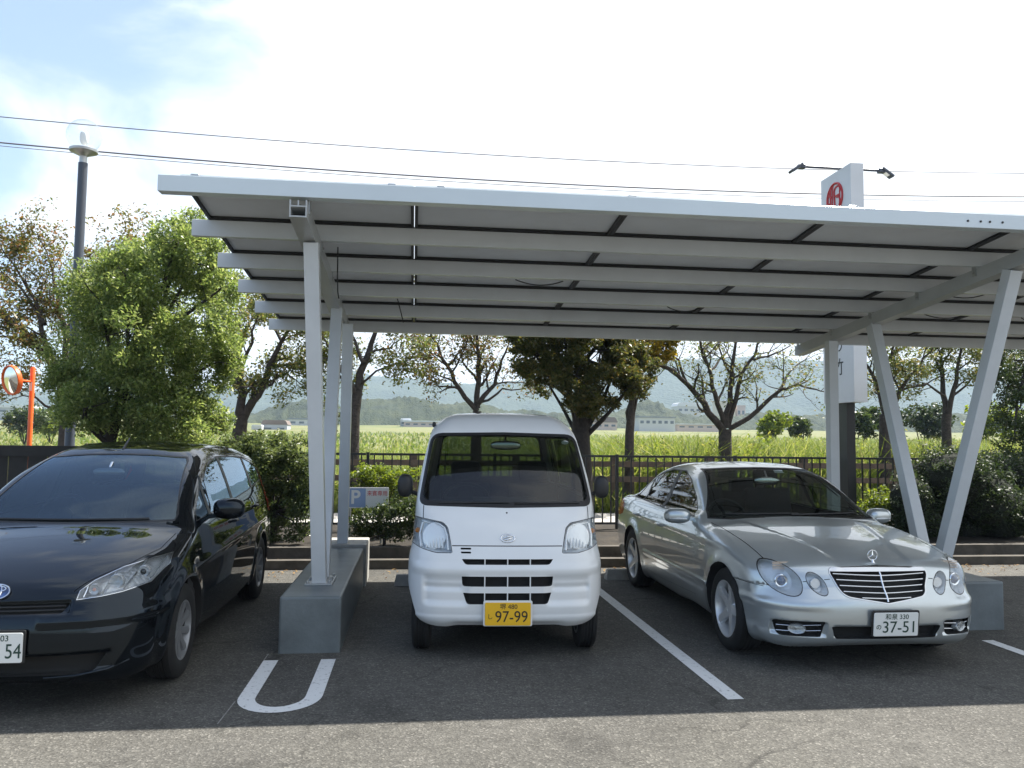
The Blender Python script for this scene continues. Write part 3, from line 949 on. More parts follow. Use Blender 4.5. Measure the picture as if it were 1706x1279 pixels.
# ------------------------------------------------------------------ silver saloon
def build_sedan():
    root = empty('silver_saloon', (3.33, 5.42, 0), 'silver saloon car with twin oval headlamps and chrome grille beside the white van', 'car')
    f = sed_f; W = M['silver_paint']
    lo, hi = (-1.02, -.12, .08), (1.02, 4.86, 1.56)
    sh = Shell(f, lo, hi, .027, refine=lambda c: c.y < .5 and c.z < .82)
    side_arches(sh, (.82, 3.55), .315, .365, .9, 80, root, M['well'])
    ws_o = [(-.775, .955), (0, .945), (.775, .955), (.755, .99), (.585, 1.338), (.55, 1.362), (.3, 1.378), (0, 1.384), (-.3, 1.378), (-.55, 1.362), (-.585, 1.338), (-.755, .99)]
    ws = inset(ws_o, .020)
    fl = lambda c: 1.40 < c.y < 2.4
    sh.cut(ws_o, 'y', -1, 10, lim=fl); sh.cut(ws, 'y', -1, 11, src=(10,), lim=fl)
    rl = lambda c: c.y > 3.2
    rw_o = rpoly([(-.70, 1.035), (.70, 1.035), (.53, 1.33), (-.53, 1.33)], .04); rw = inset(rw_o, .02)
    sh.cut(rw_o, 'y', 1, 12, lim=rl, mindot=.2); sh.cut(rw, 'y', 1, 13, src=(12,), lim=rl, mindot=.2)
    dlo = [(1.66, .948), (2.6, .950), (3.76, .985), (3.80, 1.0), (3.55, 1.145), (3.25, 1.268), (2.90, 1.335), (2.50, 1.335), (2.20, 1.262), (1.90, 1.118)]
    belt = .94
    for sx in (-1, 1):
        sh.cut(dlo, 'x', sx, 14, mindot=.2)
        ins_ = inset(dlo, .018)
        for y0, y1 in ((-1, 2.60), (2.68, 3.36), (3.40, 9)):
            q = clip_poly(clip_poly(ins_, 1, 0, y1), -1, 0, -y0)
            sh.cut(q, 'x', sx, 15, src=(14,), mindot=.2)
    big = lambda s: ellipse(s * .687, .652, .142, .098, R(40) if s < 0 else R(140), 32)
    big = lambda s: [(s * a, b) for a, b in ellipse(.687, .652, .140, .097, R(40), 32)]
    sml = lambda s: [(s * a, b) for a, b in ellipse(.470, .627, .088, .055, R(54), 28)]
    fr = lambda c: c.y < .8
    for s in (-1, 1):
        sh.cut(big(s), 'y', -1, 20, lim=fr, mindot=.02); sh.cut(inset(big(s), .0105), 'y', -1, 21, src=(20,), lim=fr, mindot=.02)
        sh.cut(sml(s), 'y', -1, 23, lim=fr); sh.cut(inset(sml(s), .009), 'y', -1, 24, src=(23,), lim=fr)
    gr = [(-.376, .70), (-.36, .735), (0, .752), (.36, .735), (.376, .70), (.318, .570), (.28, .545), (0, .503), (-.28, .545), (-.318, .570)]
    gr = rpoly(gr, [.02, .02, 0, .02, .02, .03, .03, 0, .03, .03], 3)
    sh.cut(gr, 'y', -1, 25, lim=fr, mindot=.03)
    gri = clip_poly(inset(gr, .013), 0, 1, .712)
    sh.cut(gri, 'y', -1, 26, src=(25,), lim=fr, mindot=.03)
    # intake and fog lamp hollows
    sh.cut(rpoly([(-.375, .258), (.375, .258), (.41, .345), (-.41, .345)], .012, 2), 'y', -1, 27, lim=fr)
    for s in (-1, 1):
        q = [(s * a, b) for a, b in rpoly([(.47, .268), (.735, .262), (.765, .37), (.445, .378)], .02, 3)]
        sh.cut(q, 'y', -1, 28, lim=fr, mindot=.02)
    # gaps: bonnet edge between lamps, bonnet sides, bumper joint
    for s in (-1, 1):
        sh.cut(strip((s * .375, .660), (s * .415, .655), .005), 'y', -1, 30, lim=fr)
        sh.cut(strip((s * .53, .640), (s * .56, .637), .005), 'y', -1, 30, lim=fr)
        sh.cut(strip((s * .79, .585), (s * .93, .60), .004), 'y', -1, 30, lim=fr, mindot=.02)
        pts = [(.735, .36), (.745, .70), (.755, 1.05), (.765, 1.40)]
        for a, b in zip(pts, pts[1:]): sh.cut(strip((s * a[0], a[1]), (s * b[0], b[1]), .007), 'z', 1, 30, mindot=.2)
        fd = [(1.50, .30), (2.63, .265), (2.65, .925), (1.62, .925), (1.49, .80)]
        rd = [(2.665, .265), (3.08, .285), (3.54, .80), (3.56, .925), (2.665, .925)]
        for dpoly, t in ((fd, 31), (rd, 32)):
            dpoly = rpoly(dpoly, .03, 2)
            sh.cut(dpoly, 'x', s, 30, mindot=.2); sh.cut(inset(dpoly, .0035), 'x', s, t, src=(30,), mindot=.2)
        sh.cut(rpoly([(1.16, .437), (1.46, .437), (1.46, .463), (1.16, .463)], .005, 1), 'x', s, 33, mindot=.3)
        sh.cut(rpoly([(s*.50, .72), (s*.84, .72), (s*.84, .92), (s*.60, .92)], .05), 'y', 1, 40, lim=lambda c: c.y > 4)
    wells(sh, 80, root); sh.drop((80, 91))
    sh.part((10,), 'windscreen_surround', M['black_trim'], root, .0005)
    sh.part((11,), 'windscreen', M['glass_sed'], root, -.003)
    sh.part((12,), 'rear_window_surround', M['black_trim'], root)
    sh.part((13,), 'rear_window', M['glass_sed'], root, -.003)
    for s in (-1, 1):
        sel = lambda c: c.x * s > 0
        sh.part((14,), 'window_surround', M['black_trim'], root, sel=sel)
        sh.part((15,), 'side_window', M['glass_sed'], root, -.003, sel=sel)
        for t, tr_, nm, hy, hz in ((21, 20, 'headlight', .205, .645), (24, 23, 'inner_headlight', .105, .625)):
            bowl = sh.pocket((t,), 'lamp_bowl', M['reflector'], None, .085 if t == 21 else .06, (0, 1, 0), sel=sel, scale=.80)
            rim = sh.part((tr_,), 'lamp_rim', M['black_trim'], None, .001, sel=sel)
            ln = sh.part((t,), nm, M['lens'], root, .004, sel=sel)
            bowl.parent = ln; rim.parent = ln
            cx = s * (.675 if t == 21 else .468)
            y0 = hug(f, (cx, -.3, hz), (0, 1, 0))[1]
            bm = BM()
            if t == 21:
                T4 = Matrix.Translation((cx, y0 + .05, .628)) @ Matrix.Rotation(R(12) * s, 4, 'Z')
                lathe(bm, [(.034, -.006), (.042, -.010), (.048, -.004), (.050, .03), (.04, .05)], 28, 'y', T4)
                obj('projector_ring', bm, M['chrome'], ln, smooth=40)
                bm = BM(); lathe(bm, [(.001, -.026), (.018, -.022), (.033, -.008), (.034, .01)], 24, 'y', T4)
                obj('projector_lens', bm, mat('projector_glass', (.06, .08, .14), .03, 0, .8, coat=1), ln, smooth=60)
                bm = BM()
                for k in range(5): box(bm, cx - s*.02 - .07, cx - s*.02 + .07, y0 + .08, y0 + .082, .705 + k * .012, .711 + k * .012)
                obj('indicator_strip', bm, mat('indicator_film_%d' % (s + 1), (.62, .48, .36), .3), ln)
            else:
                lathe(bm, [(.034, .0), (.036, .003), (.03, .03), (.012, .05), (.001, .05)], 24, 'y', Matrix.Translation((cx, y0 + .02, .625)))
                obj('lamp_reflector', bm, M['bowl'], ln, smooth=40)
        d1 = sh.part((31,), 'front_door', W, root, 0, sel=sel, thick=.02)
        d2 = sh.part((32,), 'rear_door', W, root, 0, sel=sel, thick=.02)
        sh.part((33,), 'side_repeater', M['silver_paint'], root, .006, sel=sel, thick=.01)
        for (yy, zz, dd) in ((2.50, .795, d1), (3.40, .815, d2)):
            bm = BM(); x0 = -hug(f, (-1.2, yy, zz), (1, 0, 0))[0]
            tube(bm, [(s * (x0 - .01), yy - .095, zz), (s * (x0 + .022), yy - .07, zz + .003), (s * (x0 + .03), yy, zz + .004), (s * (x0 + .022), yy + .07, zz + .003), (s * (x0 - .01), yy + .095, zz)], [.012, .016, .016, .016, .012], 8)
            obj('door_handle', bm, W, dd, smooth=60)
        sh.pocket((28,), 'fog_lamp_housing', M['well'], root, .05, (0, 1, 0), sel=sel, scale=.95)
        sh.part((40,), 'tail_light', M['tail'], root, .003, sel=sel)
    sh.drop((28,))
    gs = sh.part((25,), 'grille_surround', M['grille_chrome'], root, 0, shift=(0, -.006, 0), thick=.012)
    sh.pocket((26,), 'grille', M['well'], root, .05, (0, 1, 0), scale=1.0); sh.drop((26,))
    # slats following the nose
    for z in (.683, .645, .607, .570, .536):
        hw = .352 - (.70 - z) * .42
        if z < .55: hw -= .10
        pts = []
        for k in range(9):
            x = -hw + 2 * hw * k / 8
            zz = z + .012 * (abs(x) / .35) ** 1.2
            pts.append((x, hug(f, (x, -.3, zz), (0, 1, 0))[1] + .006, zz))
        bm = BM(); tube(bm, pts, .0058, 8); obj('grille_slat', bm, M['grille_chrome'], root, smooth=60)
    bm = BM(); pts = [(0, hug(f, (0, -.3, z), (0, 1, 0))[1] + .002, z) for z in (.725, .69, .65, .6, .55, .515)]
    tube(bm, pts, .0065, 8); obj('grille_bar', bm, M['chrome'], root, smooth=60)
    sh.pocket((27,), 'lower_intake', M['well'], root, .05, (0, 1, 0), scale=.98); sh.drop((27,))
    for s in (-1, 1):
        bm = BM(); y0 = hug(f, (s * .625, -.3, .32), (0, 1, 0))[1]
        T4 = Matrix.Translation((s * .622, y0 + .005, .315)) @ Matrix.Rotation(s * R(28), 4, 'Z') @ Matrix.Diagonal((1.25, 1, .74, 1))
        lathe(bm, [(.040, -.004), (.047, -.008), (.050, .0), (.05, .03)], 28, 'y', T4)
        lathe(bm, [(.001, .018), (.03, .014), (.041, .0)], 24, 'y', T4)
        fg = obj('fog_lamp', bm, M['bowl_smoked'], root, smooth=40)
        bm = BM(); lathe(bm, [(.001, -.008), (.022, -.007), (.042, -.003)], 24, 'y', T4)
        obj('fog_lamp_lens', bm, M['lens'], fg, smooth=60)
        for z in (.338, .298):
            pts = []
            for k in range(6):
                x = .465 + .27 * k / 5
                pts.append((s * x, hug(f, (s * x, -.3, z), (0, 1, 0))[1] + .012, z - .02 * (k / 5 - .5)))
            bm = BM(); tube(bm, pts, .0042, 6); obj('fog_lamp_trim', bm, M['grille_chrome'], fg, smooth=60)
    sh.part((30,), 'panel_gap', M['seam'], root, -.004)
    sh.part((90,), 'underbody', M['well'], root)
    sh.part((0,), 'body', W, root)
    # three-pointed star standing on the bonnet edge
    bm = BM(); c = Vector((0.0, .20, .815))
    tube(bm, [c + Vector((.036 * math.cos(a), 0, .036 * math.sin(a))) for a in [2*math.pi*k/32 for k in range(33)]], .0032, 8)
    for a in (90, 210, 330): tube(bm, [c, c + Vector((.036 * math.cos(R(a)), 0, .036 * math.sin(R(a))))], [.0055, .0015], 6)
    lathe(bm, [(.016, -.052), (.012, -.045), (.006, -.036), (.005, -.03)], 14, 'z', Matrix.Translation(c))
    obj('bonnet_star', bm, M['chrome'], root, smooth=50)
    number_plate(root, (.03, -.028, .370), '和泉 330', '37-51', 'の', M['plate_white'], M['plate_green'], M['black_trim'], tilt=R(6))
    for sx, sy in ((-1, .82), (1, .82), (-1, 3.55), (1, 3.55)): wheel(root, sx * .775, sy, .318, .225, .222, sx, 'five', M['alloy'])
    for s in (-1, 1):
        bm = BM()
        blob(bm, (s * .965, 1.72, .958), (.118, .075, .068), Matrix.Rotation(s * R(12), 3, 'Z'), sub=3, cutback=.55)
        bar(bm, (s * .80, 1.70, .925), (s * .89, 1.70, .935), .07, .03)
        mi = obj('wing_mirror', bm, W, root, smooth=50)
        bm = BM(); prism(bm, ellipse(s * .967, .958, .098, .053, 0, 20), 1.763, 1.767)
        obj('mirror_glass', bm, M['mirror'], mi)
        bm = BM(); tube(bm, [(s * .90, 1.640, .935), (s * .97, 1.648, .938), (s * 1.05, 1.675, .938)], [.007, .01, .006], 8)
        obj('mirror_indicator', bm, M['sticker'], mi, smooth=60)
    cuts = [(ws, 'y', -1, fl), (rw, 'y', 1, rl)] + [(dlo, 'x', s, None) for s in (-1, 1)]
    lining(f, lo, hi, cuts, root, M['lining'], iso=-.04, ymin=1.42)
    bm = BM(); box(bm, -.68, .68, 1.55, 1.98, .70, .915); box(bm, -.56, -.16, 1.80, 1.98, .915, .955)
    obj('dashboard', bm, M['lining'], root, bevel=.03, segs=2, smooth=60)
    steering(root, (-.36, 2.06, .90), -28, .19)
    seat(root, -.37, 2.45, .56, .52, M['seat'], .60); seat(root, .37, 2.45, .56, .52, M['seat'], .60)
    seat(root, 0, 3.28, .56, 1.2, M['seat'], .52, head=False)
    for x in (-.37, .37):
        bm = BM(); box(bm, x - .13, x + .13, 3.44, 3.52, 1.06, 1.20); obj('headrest', bm, M['seat'], root, bevel=.03, segs=2, smooth=60)
    bm = BM(); blob(bm, (0, 1.98, 1.262), (.125, .02, .034), sub=3); tube(bm, [(0, 1.98, 1.29), (0, 2.03, 1.35)], .01, 6)
    obj('rear_view_mirror', bm, M['mirror'], root, smooth=60)
    p = hug(f, (.17, 1.2, 1.345), (0, 1, 0))
    bm = BM(); vs = box(bm, .13, .22, -.001, .001, -.022, .022, Matrix.Translation((0, p[1] + .02, 1.345)) @ Matrix.Rotation(R(-55), 4, 'X'))
    obj('window_sticker', bm, M['sticker'], root)
    for xa, xb in ((-.60, .05), (-.02, .60)):
        pts = [(x, hug(f, (x, .9, .995 + .012 * abs(x - xa)), (0, 1, 0))[1] - .008, .995 + .012 * abs(x - xa)) for x in np.linspace(xa, xb, 8)]
        bm = BM(); tube(bm, pts, .006, 6); obj('wiper', bm, M['black_trim'], root, smooth=60)
    bm = BM(); tube(bm, [(0, 3.35, 1.318), (0, 3.39, 1.345)], [.02, .008], 8); obj('aerial', bm, M['black_trim'], root, smooth=60)
    return root

# ------------------------------------------------------------------ black people carrier
def build_mpv():
    root = empty('black_people_carrier', (-2.355, 4.95, 0), 'black people carrier with swept headlamp and rising side windows, cut by the left edge', 'car')
    f = mpv_f; W = M['black_paint']
    lo, hi = (-.98, -.12, .08), (.98, 4.7, 1.7)
    sh = Shell(f, lo, hi, .026, refine=lambda c: c.y < .4 and c.z < .75)
    side_arches(sh, (.88, 3.60), .31, .355, .85, 80, root, M['well'])
    ws_o = [(-.665, 1.018), (0, 1.010), (.665, 1.018), (.672, 1.06), (.545, 1.42), (.515, 1.455), (.25, 1.475), (0, 1.480), (-.25, 1.475), (-.515, 1.455), (-.545, 1.42), (-.672, 1.06)]
    ws = inset(ws_o, .020)
    fl = lambda c: .98 < c.y < 2.3
    sh.cut(ws_o, 'y', -1, 10, lim=fl); sh.cut(ws, 'y', -1, 11, src=(10,), lim=fl)
    rl = lambda c: c.y > 4.0
    rw_o = rpoly([(-.60, 1.08), (.60, 1.08), (.50, 1.42), (-.50, 1.42)], .05); rw = inset(rw_o, .02)
    sh.cut(rw_o, 'y', 1, 12, lim=rl, mindot=.2); sh.cut(rw, 'y', 1, 13, src=(12,), lim=rl, mindot=.2)
    dlo = [(1.28, 1.00), (2.2, 1.040), (3.3, 1.10), (4.08, 1.16), (4.16, 1.25), (4.0, 1.34), (3.6, 1.405), (3.1, 1.44), (2.5, 1.445), (2.1, 1.39), (1.65, 1.225)]
    for sx in (-1, 1):
        sh.cut(dlo, 'x', sx, 14, mindot=.15)
        q0 = inset(dlo, .018)
        for y0, y1 in ((-1, 1.66), (1.72, 2.50), (2.58, 3.46), (3.54, 9)):
            q = clip_poly(clip_poly(q0, 1, 0, y1), -1, 0, -y0)
            sh.cut(q, 'x', sx, 15, src=(14,), mindot=.15)
    hl = [(.425, .668), (.428, .715), (.475, .760), (.577, .812), (.70, .842), (.775, .855), (.790, .80), (.752, .722), (.64, .692), (.544, .678)]
    fr = lambda c: c.y < .95
    for s in (-1, 1):
        sh.cut([(s * a, b) for a, b in hl], 'y', -1, 20, lim=fr, mindot=.02)
        sh.cut([(s * a, b) for a, b in inset(hl, .005)], 'y', -1, 21, src=(20,), lim=fr, mindot=.02)
    sh.cut(rpoly([(-.36, .60), (.36, .60), (.40, .655), (-.40, .655)], .01, 2), 'y', -1, 25, lim=fr)
    sh.cut(rpoly([(-.53, .255), (.53, .255), (.60, .365), (-.60, .365)], .03, 3), 'y', -1, 27, lim=fr)
    for s in (-1, 1):
        pts = [(.40, .12), (.60, .45), (.70, .72), (.715, 1.0)]
        for a, b in zip(pts, pts[1:]): sh.cut(strip((s * a[0], a[1]), (s * b[0], b[1]), .005), 'z', 1, 30, mindot=.2)
        fd = rpoly([(1.30, .32), (2.52, .27), (2.54, 1.045), (1.36, .985), (1.28, .85)], .03, 2)
        rd = rpoly([(2.555, .27), (3.12, .29), (3.55, .78), (3.56, 1.08), (2.555, 1.03)], .03, 2)
        for dp, t in ((fd, 31), (rd, 32)):
            sh.cut(dp, 'x', s, 30, mindot=.2); sh.cut(inset(dp, .0035), 'x', s, t, src=(30,), mindot=.2)
        sh.cut(rpoly([(s*.55, .80), (s*.80, .80), (s*.72, 1.30), (s*.62, 1.30)], .05), 'y', 1, 40, lim=lambda c: c.y > 4)
    wells(sh, 80, root); sh.drop((80, 91))
    sh.part((10,), 'windscreen_surround', M['black_trim'], root, .0005)
    sh.part((11,), 'windscreen', M['glass_mpv'], root, -.003)
    sh.part((12,), 'rear_window_surround', M['black_trim'], root)
    sh.part((13,), 'rear_window', M['glass_dark'], root, -.003)
    for s in (-1, 1):
        sel = lambda c: c.x * s > 0
        sh.part((14,), 'window_surround', M['black_trim'], root, sel=sel)
        sh.part((15,), 'side_window', M['glass_mpv'], root, -.003, sel=sel)
        bowl = sh.pocket((21,), 'lamp_bowl', M['bowl_smoked'], None, .07, (0, 1, 0), sel=sel, scale=.90)
        rim = sh.part((20,), 'lamp_rim', M['chrome'], None, .001, sel=sel)
        ln = sh.part((21,), 'headlight', M['lens'], root, .003, sel=sel)
        bowl.parent = ln; rim.parent = ln
        bm = BM()
        for (x, z, r) in ((.685, .775, .034), (.58, .742, .040), (.49, .712, .030)):
            y0 = hug(f, (s * x, -.3, z), (0, 1, 0))[1] + .04
            lathe(bm, [(r * .8, -.012), (r, -.016), (r * 1.12, -.008), (r * 1.1, .02), (r * .5, .04), (.001, .045)], 24, 'y', Matrix.Translation((s * x, y0, z)))
        obj('lamp_reflector', bm, M['bowl_smoked'], ln, smooth=40)
        bm = BM()
        for (xa, za, xb, zb) in ((.63, .70, .665, .83), (.535, .685, .55, .79), (.735, .735, .755, .84), (.45, .675, .452, .735)):
            pa, pb = hug(f, (s * xa, -.3, za), (0, 1, 0)), hug(f, (s * xb, -.3, zb), (0, 1, 0))
            tube(bm, [(pa[0], pa[1] + .025, za), ((pa[0] + pb[0]) / 2, (pa[1] + pb[1]) / 2 + .03, (za + zb) / 2), (pb[0], pb[1] + .025, zb)], .005, 6)
        obj('lamp_fin', bm, M['chrome'], ln, smooth=50)
        bm = BM(); y0 = hug(f, (s * .685, -.3, .775), (0, 1, 0))[1] + .03
        lathe(bm, [(.001, -.008), (.015, -.005), (.026, .005)], 20, 'y', Matrix.Translation((s * .685, y0, .775)))
        obj('projector_lens', bm, M['glass_dark'], ln, smooth=60)
        bm = BM(); y0 = hug(f, (s * .49, -.3, .712), (0, 1, 0))[1] + .035
        lathe(bm, [(.001, -.01), (.02, -.004), (.026, .008)], 16, 'y', Matrix.Translation((s * .49, y0, .712)))
        obj('indicator_bulb', bm, mat('indicator_rose_%d' % (s + 1), (.55, .28, .22), .25), ln, smooth=60)
        d1 = sh.part((31,), 'front_door', W, root, 0, sel=sel, thick=.02)
        d2 = sh.part((32,), 'rear_door', W, root, 0, sel=sel, thick=.02)
        for (yy, zz, dd) in ((2.36, .90, d1), (3.36, .945, d2)):
            bm = BM(); x0 = -hug(f, (-1.2, yy, zz), (1, 0, 0))[0]
            tube(bm, [(s * (x0 - .01), yy - .09, zz), (s * (x0 + .022), yy - .06, zz + .003), (s * (x0 + .026), yy, zz + .004), (s * (x0 + .022), yy + .06, zz + .003), (s * (x0 - .01), yy + .09, zz)], [.011, .015, .015, .015, .011], 8)
            obj('door_handle', bm, W, dd, smooth=60)
        sh.part((40,), 'tail_light', M['tail'], root, .003, sel=sel)
    sh.pocket((25,), 'grille', M['well'], root, .04, (0, 1, 0), scale=.98); sh.drop((25,))
    sh.pocket((27,), 'lower_intake', M['well'], root, .05, (0, 1, 0), scale=.98); sh.drop((27,))
    for z in (.617, .638):
        pts = [(x, hug(f, (x, -.3, z), (0, 1, 0))[1] + .008, z) for x in np.linspace(-.37, .37, 9)]
        bm = BM(); tube(bm, pts, .005, 6); obj('grille_slat', bm, M['black_trim'], root, smooth=60)
    for s in (-1, 1):   # glossy blade under the intake corner
        pts = [(s * x, hug(f, (s * x, -.3, z), (0, 1, 0))[1] - .002, z) for x, z in ((.28, .238), (.45, .243), (.60, .265), (.70, .30))]
        bm = BM(); tube(bm, pts, [.008, .011, .012, .006], 8); obj('bumper_blade', bm, W, root, smooth=60)
    sh.part((30,), 'panel_gap', M['seam'], root, -.004)
    sh.part((90,), 'underbody', M['well'], root)
    sh.part((0,), 'body', W, root)
    y0 = hug(f, (0, -.3, .715), (0, 1, 0))[1]
    bm = BM(); prism(bm, ellipse(0, 0, .070, .046, 0, 32), .0, .008)
    b = obj('badge', bm, mat('badge_blue', (.02, .05, .16), .2, coat=1), root, (0, y0 - .010, .722)); b.rotation_euler = (R(-35), 0, 0)
    bm = BM()
    for (cx, cz, a, c) in ((0, 0, .070, .046), (0, .0, .026, .044), (0, .018, .046, .017)):
        tube(bm, [(cx + a * math.cos(t), -.003, cz + c * math.sin(t)) for t in [2*math.pi*k/32 for k in range(33)]], .0055, 6)
    obj('badge_ring', bm, M['chrome'], b, smooth=60)
    number_plate(root, (.03, -.022, .43), '和泉 503', '・・54', 'ち', M['plate_white'], M['plate_green'], M['black_trim'])
    for sx, sy in ((-1, .88), (1, .88), (-1, 3.60), (1, 3.60)): wheel(root, sx * .735, sy, .312, .195, .20, sx, 'cap', M['hubcap'])
    for s in (-1, 1):
        bm = BM()
        blob(bm, (s * .935, 1.62, 1.065), (.118, .075, .080), Matrix.Rotation(s * R(10), 3, 'Z'), sub=3, cutback=.55)
        bar(bm, (s * .78, 1.62, 1.005), (s * .87, 1.62, 1.02), .09, .035)
        mi = obj('wing_mirror', bm, W, root, smooth=50)
        bm = BM(); prism(bm, ellipse(s * .935, 1.065, .098, .064, 0, 20), 1.663, 1.667)
        obj('mirror_glass', bm, M['mirror'], mi)
    cuts = [(ws, 'y', -1, fl), (rw, 'y', 1, rl)] + [(dlo, 'x', s, None) for s in (-1, 1)]
    lining(f, lo, hi, cuts, root, M['lining'], iso=-.04, ymin=1.0)
    bm = BM(); box(bm, -.66, .66, 1.10, 1.72, .75, .985)
    obj('dashboard', bm, M['lining'], root, bevel=.04, segs=2, smooth=60)
    steering(root, (-.36, 1.82, .98), -28, .185)
    seat(root, -.37, 2.25, .60, .5, M['seat'], .60); seat(root, .37, 2.25, .60, .5, M['seat'], .60)
    seat(root, 0, 3.15, .60, 1.15, M['seat'], .55, head=False)
    bm = BM(); blob(bm, (0, 1.72, 1.335), (.12, .02, .034), sub=3); tube(bm, [(0, 1.72, 1.36), (0, 1.78, 1.41)], .01, 6)
    obj('rear_view_mirror', bm, M['mirror'], root, smooth=60)
    bm = BM(); tube(bm, [(-.02, 2.06, 1.505), (-.03, 2.24, 1.60)], [.011, .006], 8); obj('aerial', bm, M['black_trim'], root, smooth=60)
    # wiper resting at the foot of the glass
    pts = [(x, hug(f, (x, .2, 1.035 + .004 * abs(x)), (0, 1, 0))[1] - .012, 1.035 + .004 * abs(x)) for x in np.linspace(-.55, .5, 8)]
    bm = BM(); tube(bm, pts, .008, 6); obj('wiper', bm, M['black_trim'], root, smooth=60)
    return root
# ------------------------------------------------------------------ where things stand (survey of the photograph)
def survey():
    f = 1350.; yaw = math.atan(161 / f); pitch = math.atan(91.5 / f); roll = .0114
    fw = Vector((math.sin(yaw), math.cos(yaw), 0)); rt = Vector((math.cos(yaw), -math.sin(yaw), 0)); up = Vector((0, 0, 1))
    f2 = fw * math.cos(pitch) + up * math.sin(pitch); u2 = up * math.cos(pitch) - fw * math.sin(pitch)
    return rt * math.cos(roll) + u2 * math.sin(roll), u2 * math.cos(roll) - rt * math.sin(roll), f2
SR, SU, SF = survey()
def at(x, y, Y):
    """point at depth Y seen at photograph position x, y"""
    d = SF + SR * (x - 853) / 1350. - SU * (y - 639.5) / 1350.
    return Vector((0, 0, 1.63)) + d * (Y / d.y)

# ------------------------------------------------------------------ setting materials
def asphalt():
    m = bpy.data.materials.new('asphalt'); nt, N, L = nodes_of(m); b = N['Principled BSDF']
    tc = N.new('ShaderNodeTexCoord')
    def noise(sc, det=6, ro=.6):
        n = N.new('ShaderNodeTexNoise'); n.inputs['Scale'].default_value = sc; n.inputs['Detail'].default_value = det
        n.inputs['Roughness'].default_value = ro; L.new(tc.outputs['Object'], n.inputs['Vector']); return n
    def ramp(src, stops):
        r = N.new('ShaderNodeValToRGB'); el = r.color_ramp.elements
        while len(el) < len(stops): el.new(.5)
        for e, (p, c) in zip(el, stops): e.position = p; e.color = (c, c, c * .985, 1)
        L.new(src, r.inputs['Fac']); return r
    def mul(a, bb):
        x = N.new('ShaderNodeMix'); x.data_type = 'RGBA'; x.blend_type = 'MULTIPLY'; x.inputs[0].default_value = 1
        L.new(a, x.inputs[6]); L.new(bb, x.inputs[7]); return x.outputs[2]
    big = ramp(noise(.55, 7).outputs['Fac'], [(.3, .74), (.5, 1.0), (.72, 1.22)])
    mid = ramp(noise(9, 5).outputs['Fac'], [(.3, .85), (.7, 1.14)])
    vo = N.new('ShaderNodeTexVoronoi'); vo.inputs['Scale'].default_value = 95; L.new(tc.outputs['Object'], vo.inputs['Vector'])
    sep = N.new('ShaderNodeSeparateColor'); L.new(vo.outputs['Color'], sep.inputs[0])
    agg = ramp(sep.outputs[0], [(0, .62), (.55, .96), (.88, 1.15), (1, 1.9)])
    base = N.new('ShaderNodeRGB'); base.outputs[0].default_value = (.093, .089, .084, 1)
    col = mul(mul(mul(base.outputs[0], big.outputs[0]), mid.outputs[0]), agg.outputs[0])
    # old oil spots
    sp = noise(1.7, 2, .4); ss = ramp(sp.outputs['Fac'], [(.0, .75), (.30, .80), (.36, 1.0)])
    col = mul(col, ss.outputs[0])
    # hairline cracks, and smoother worn tracks where wheels roll
    vc = N.new('ShaderNodeTexVoronoi'); vc.feature = 'DISTANCE_TO_EDGE'; vc.inputs['Scale'].default_value = .55
    nd = noise(1.3, 5, .6); av = N.new('ShaderNodeVectorMath'); av.operation = 'MULTIPLY_ADD'; av.inputs[1].default_value = (.9, .9, 0)
    L.new(nd.outputs['Color'], av.inputs[0]); L.new(tc.outputs['Object'], av.inputs[2]); L.new(av.outputs[0], vc.inputs['Vector'])
    ck = ramp(vc.outputs['Distance'], [(0, .55), (.0035, .62), (.008, 1.0)])
    msk = ramp(noise(.8, 3).outputs['Fac'], [(.45, 0), (.6, 1)])
    cm = N.new('ShaderNodeMix'); cm.data_type = 'RGBA'; cm.inputs[6].default_value = (1, 1, 1, 1)
    L.new(msk.outputs[0], cm.inputs[0]); L.new(ck.outputs[0], cm.inputs[7])
    col = mul(col, cm.outputs[2])
    L.new(col, b.inputs['Base Color'])
    b.inputs['Roughness'].default_value = .88; b.inputs['Specular IOR Level'].default_value = .3
    bp = N.new('ShaderNodeBump'); bp.inputs['Strength'].default_value = .55; bp.inputs['Distance'].default_value = .006
    L.new(vo.outputs['Distance'], bp.inputs['Height']); L.new(bp.outputs['Normal'], b.inputs['Normal'])
    return m

def worn_paint():
    m = bpy.data.materials.new('road_paint'); nt, N, L = nodes_of(m); b = N['Principled BSDF']
    tc = N.new('ShaderNodeTexCoord')
    n = N.new('ShaderNodeTexNoise'); n.inputs['Scale'].default_value = 26; n.inputs['Detail'].default_value = 8; n.inputs['Roughness'].default_value = .7
    L.new(tc.outputs['Object'], n.inputs['Vector'])
    r = N.new('ShaderNodeValToRGB'); r.color_ramp.elements[0].position = .30; r.color_ramp.elements[0].color = (.16, .16, .16, 1)
    r.color_ramp.elements[1].position = .44; r.color_ramp.elements[1].color = (.66, .67, .66, 1)
    L.new(n.outputs['Fac'], r.inputs['Fac']); L.new(r.outputs[0], b.inputs['Base Color'])
    b.inputs['Roughness'].default_value = .7
    return m

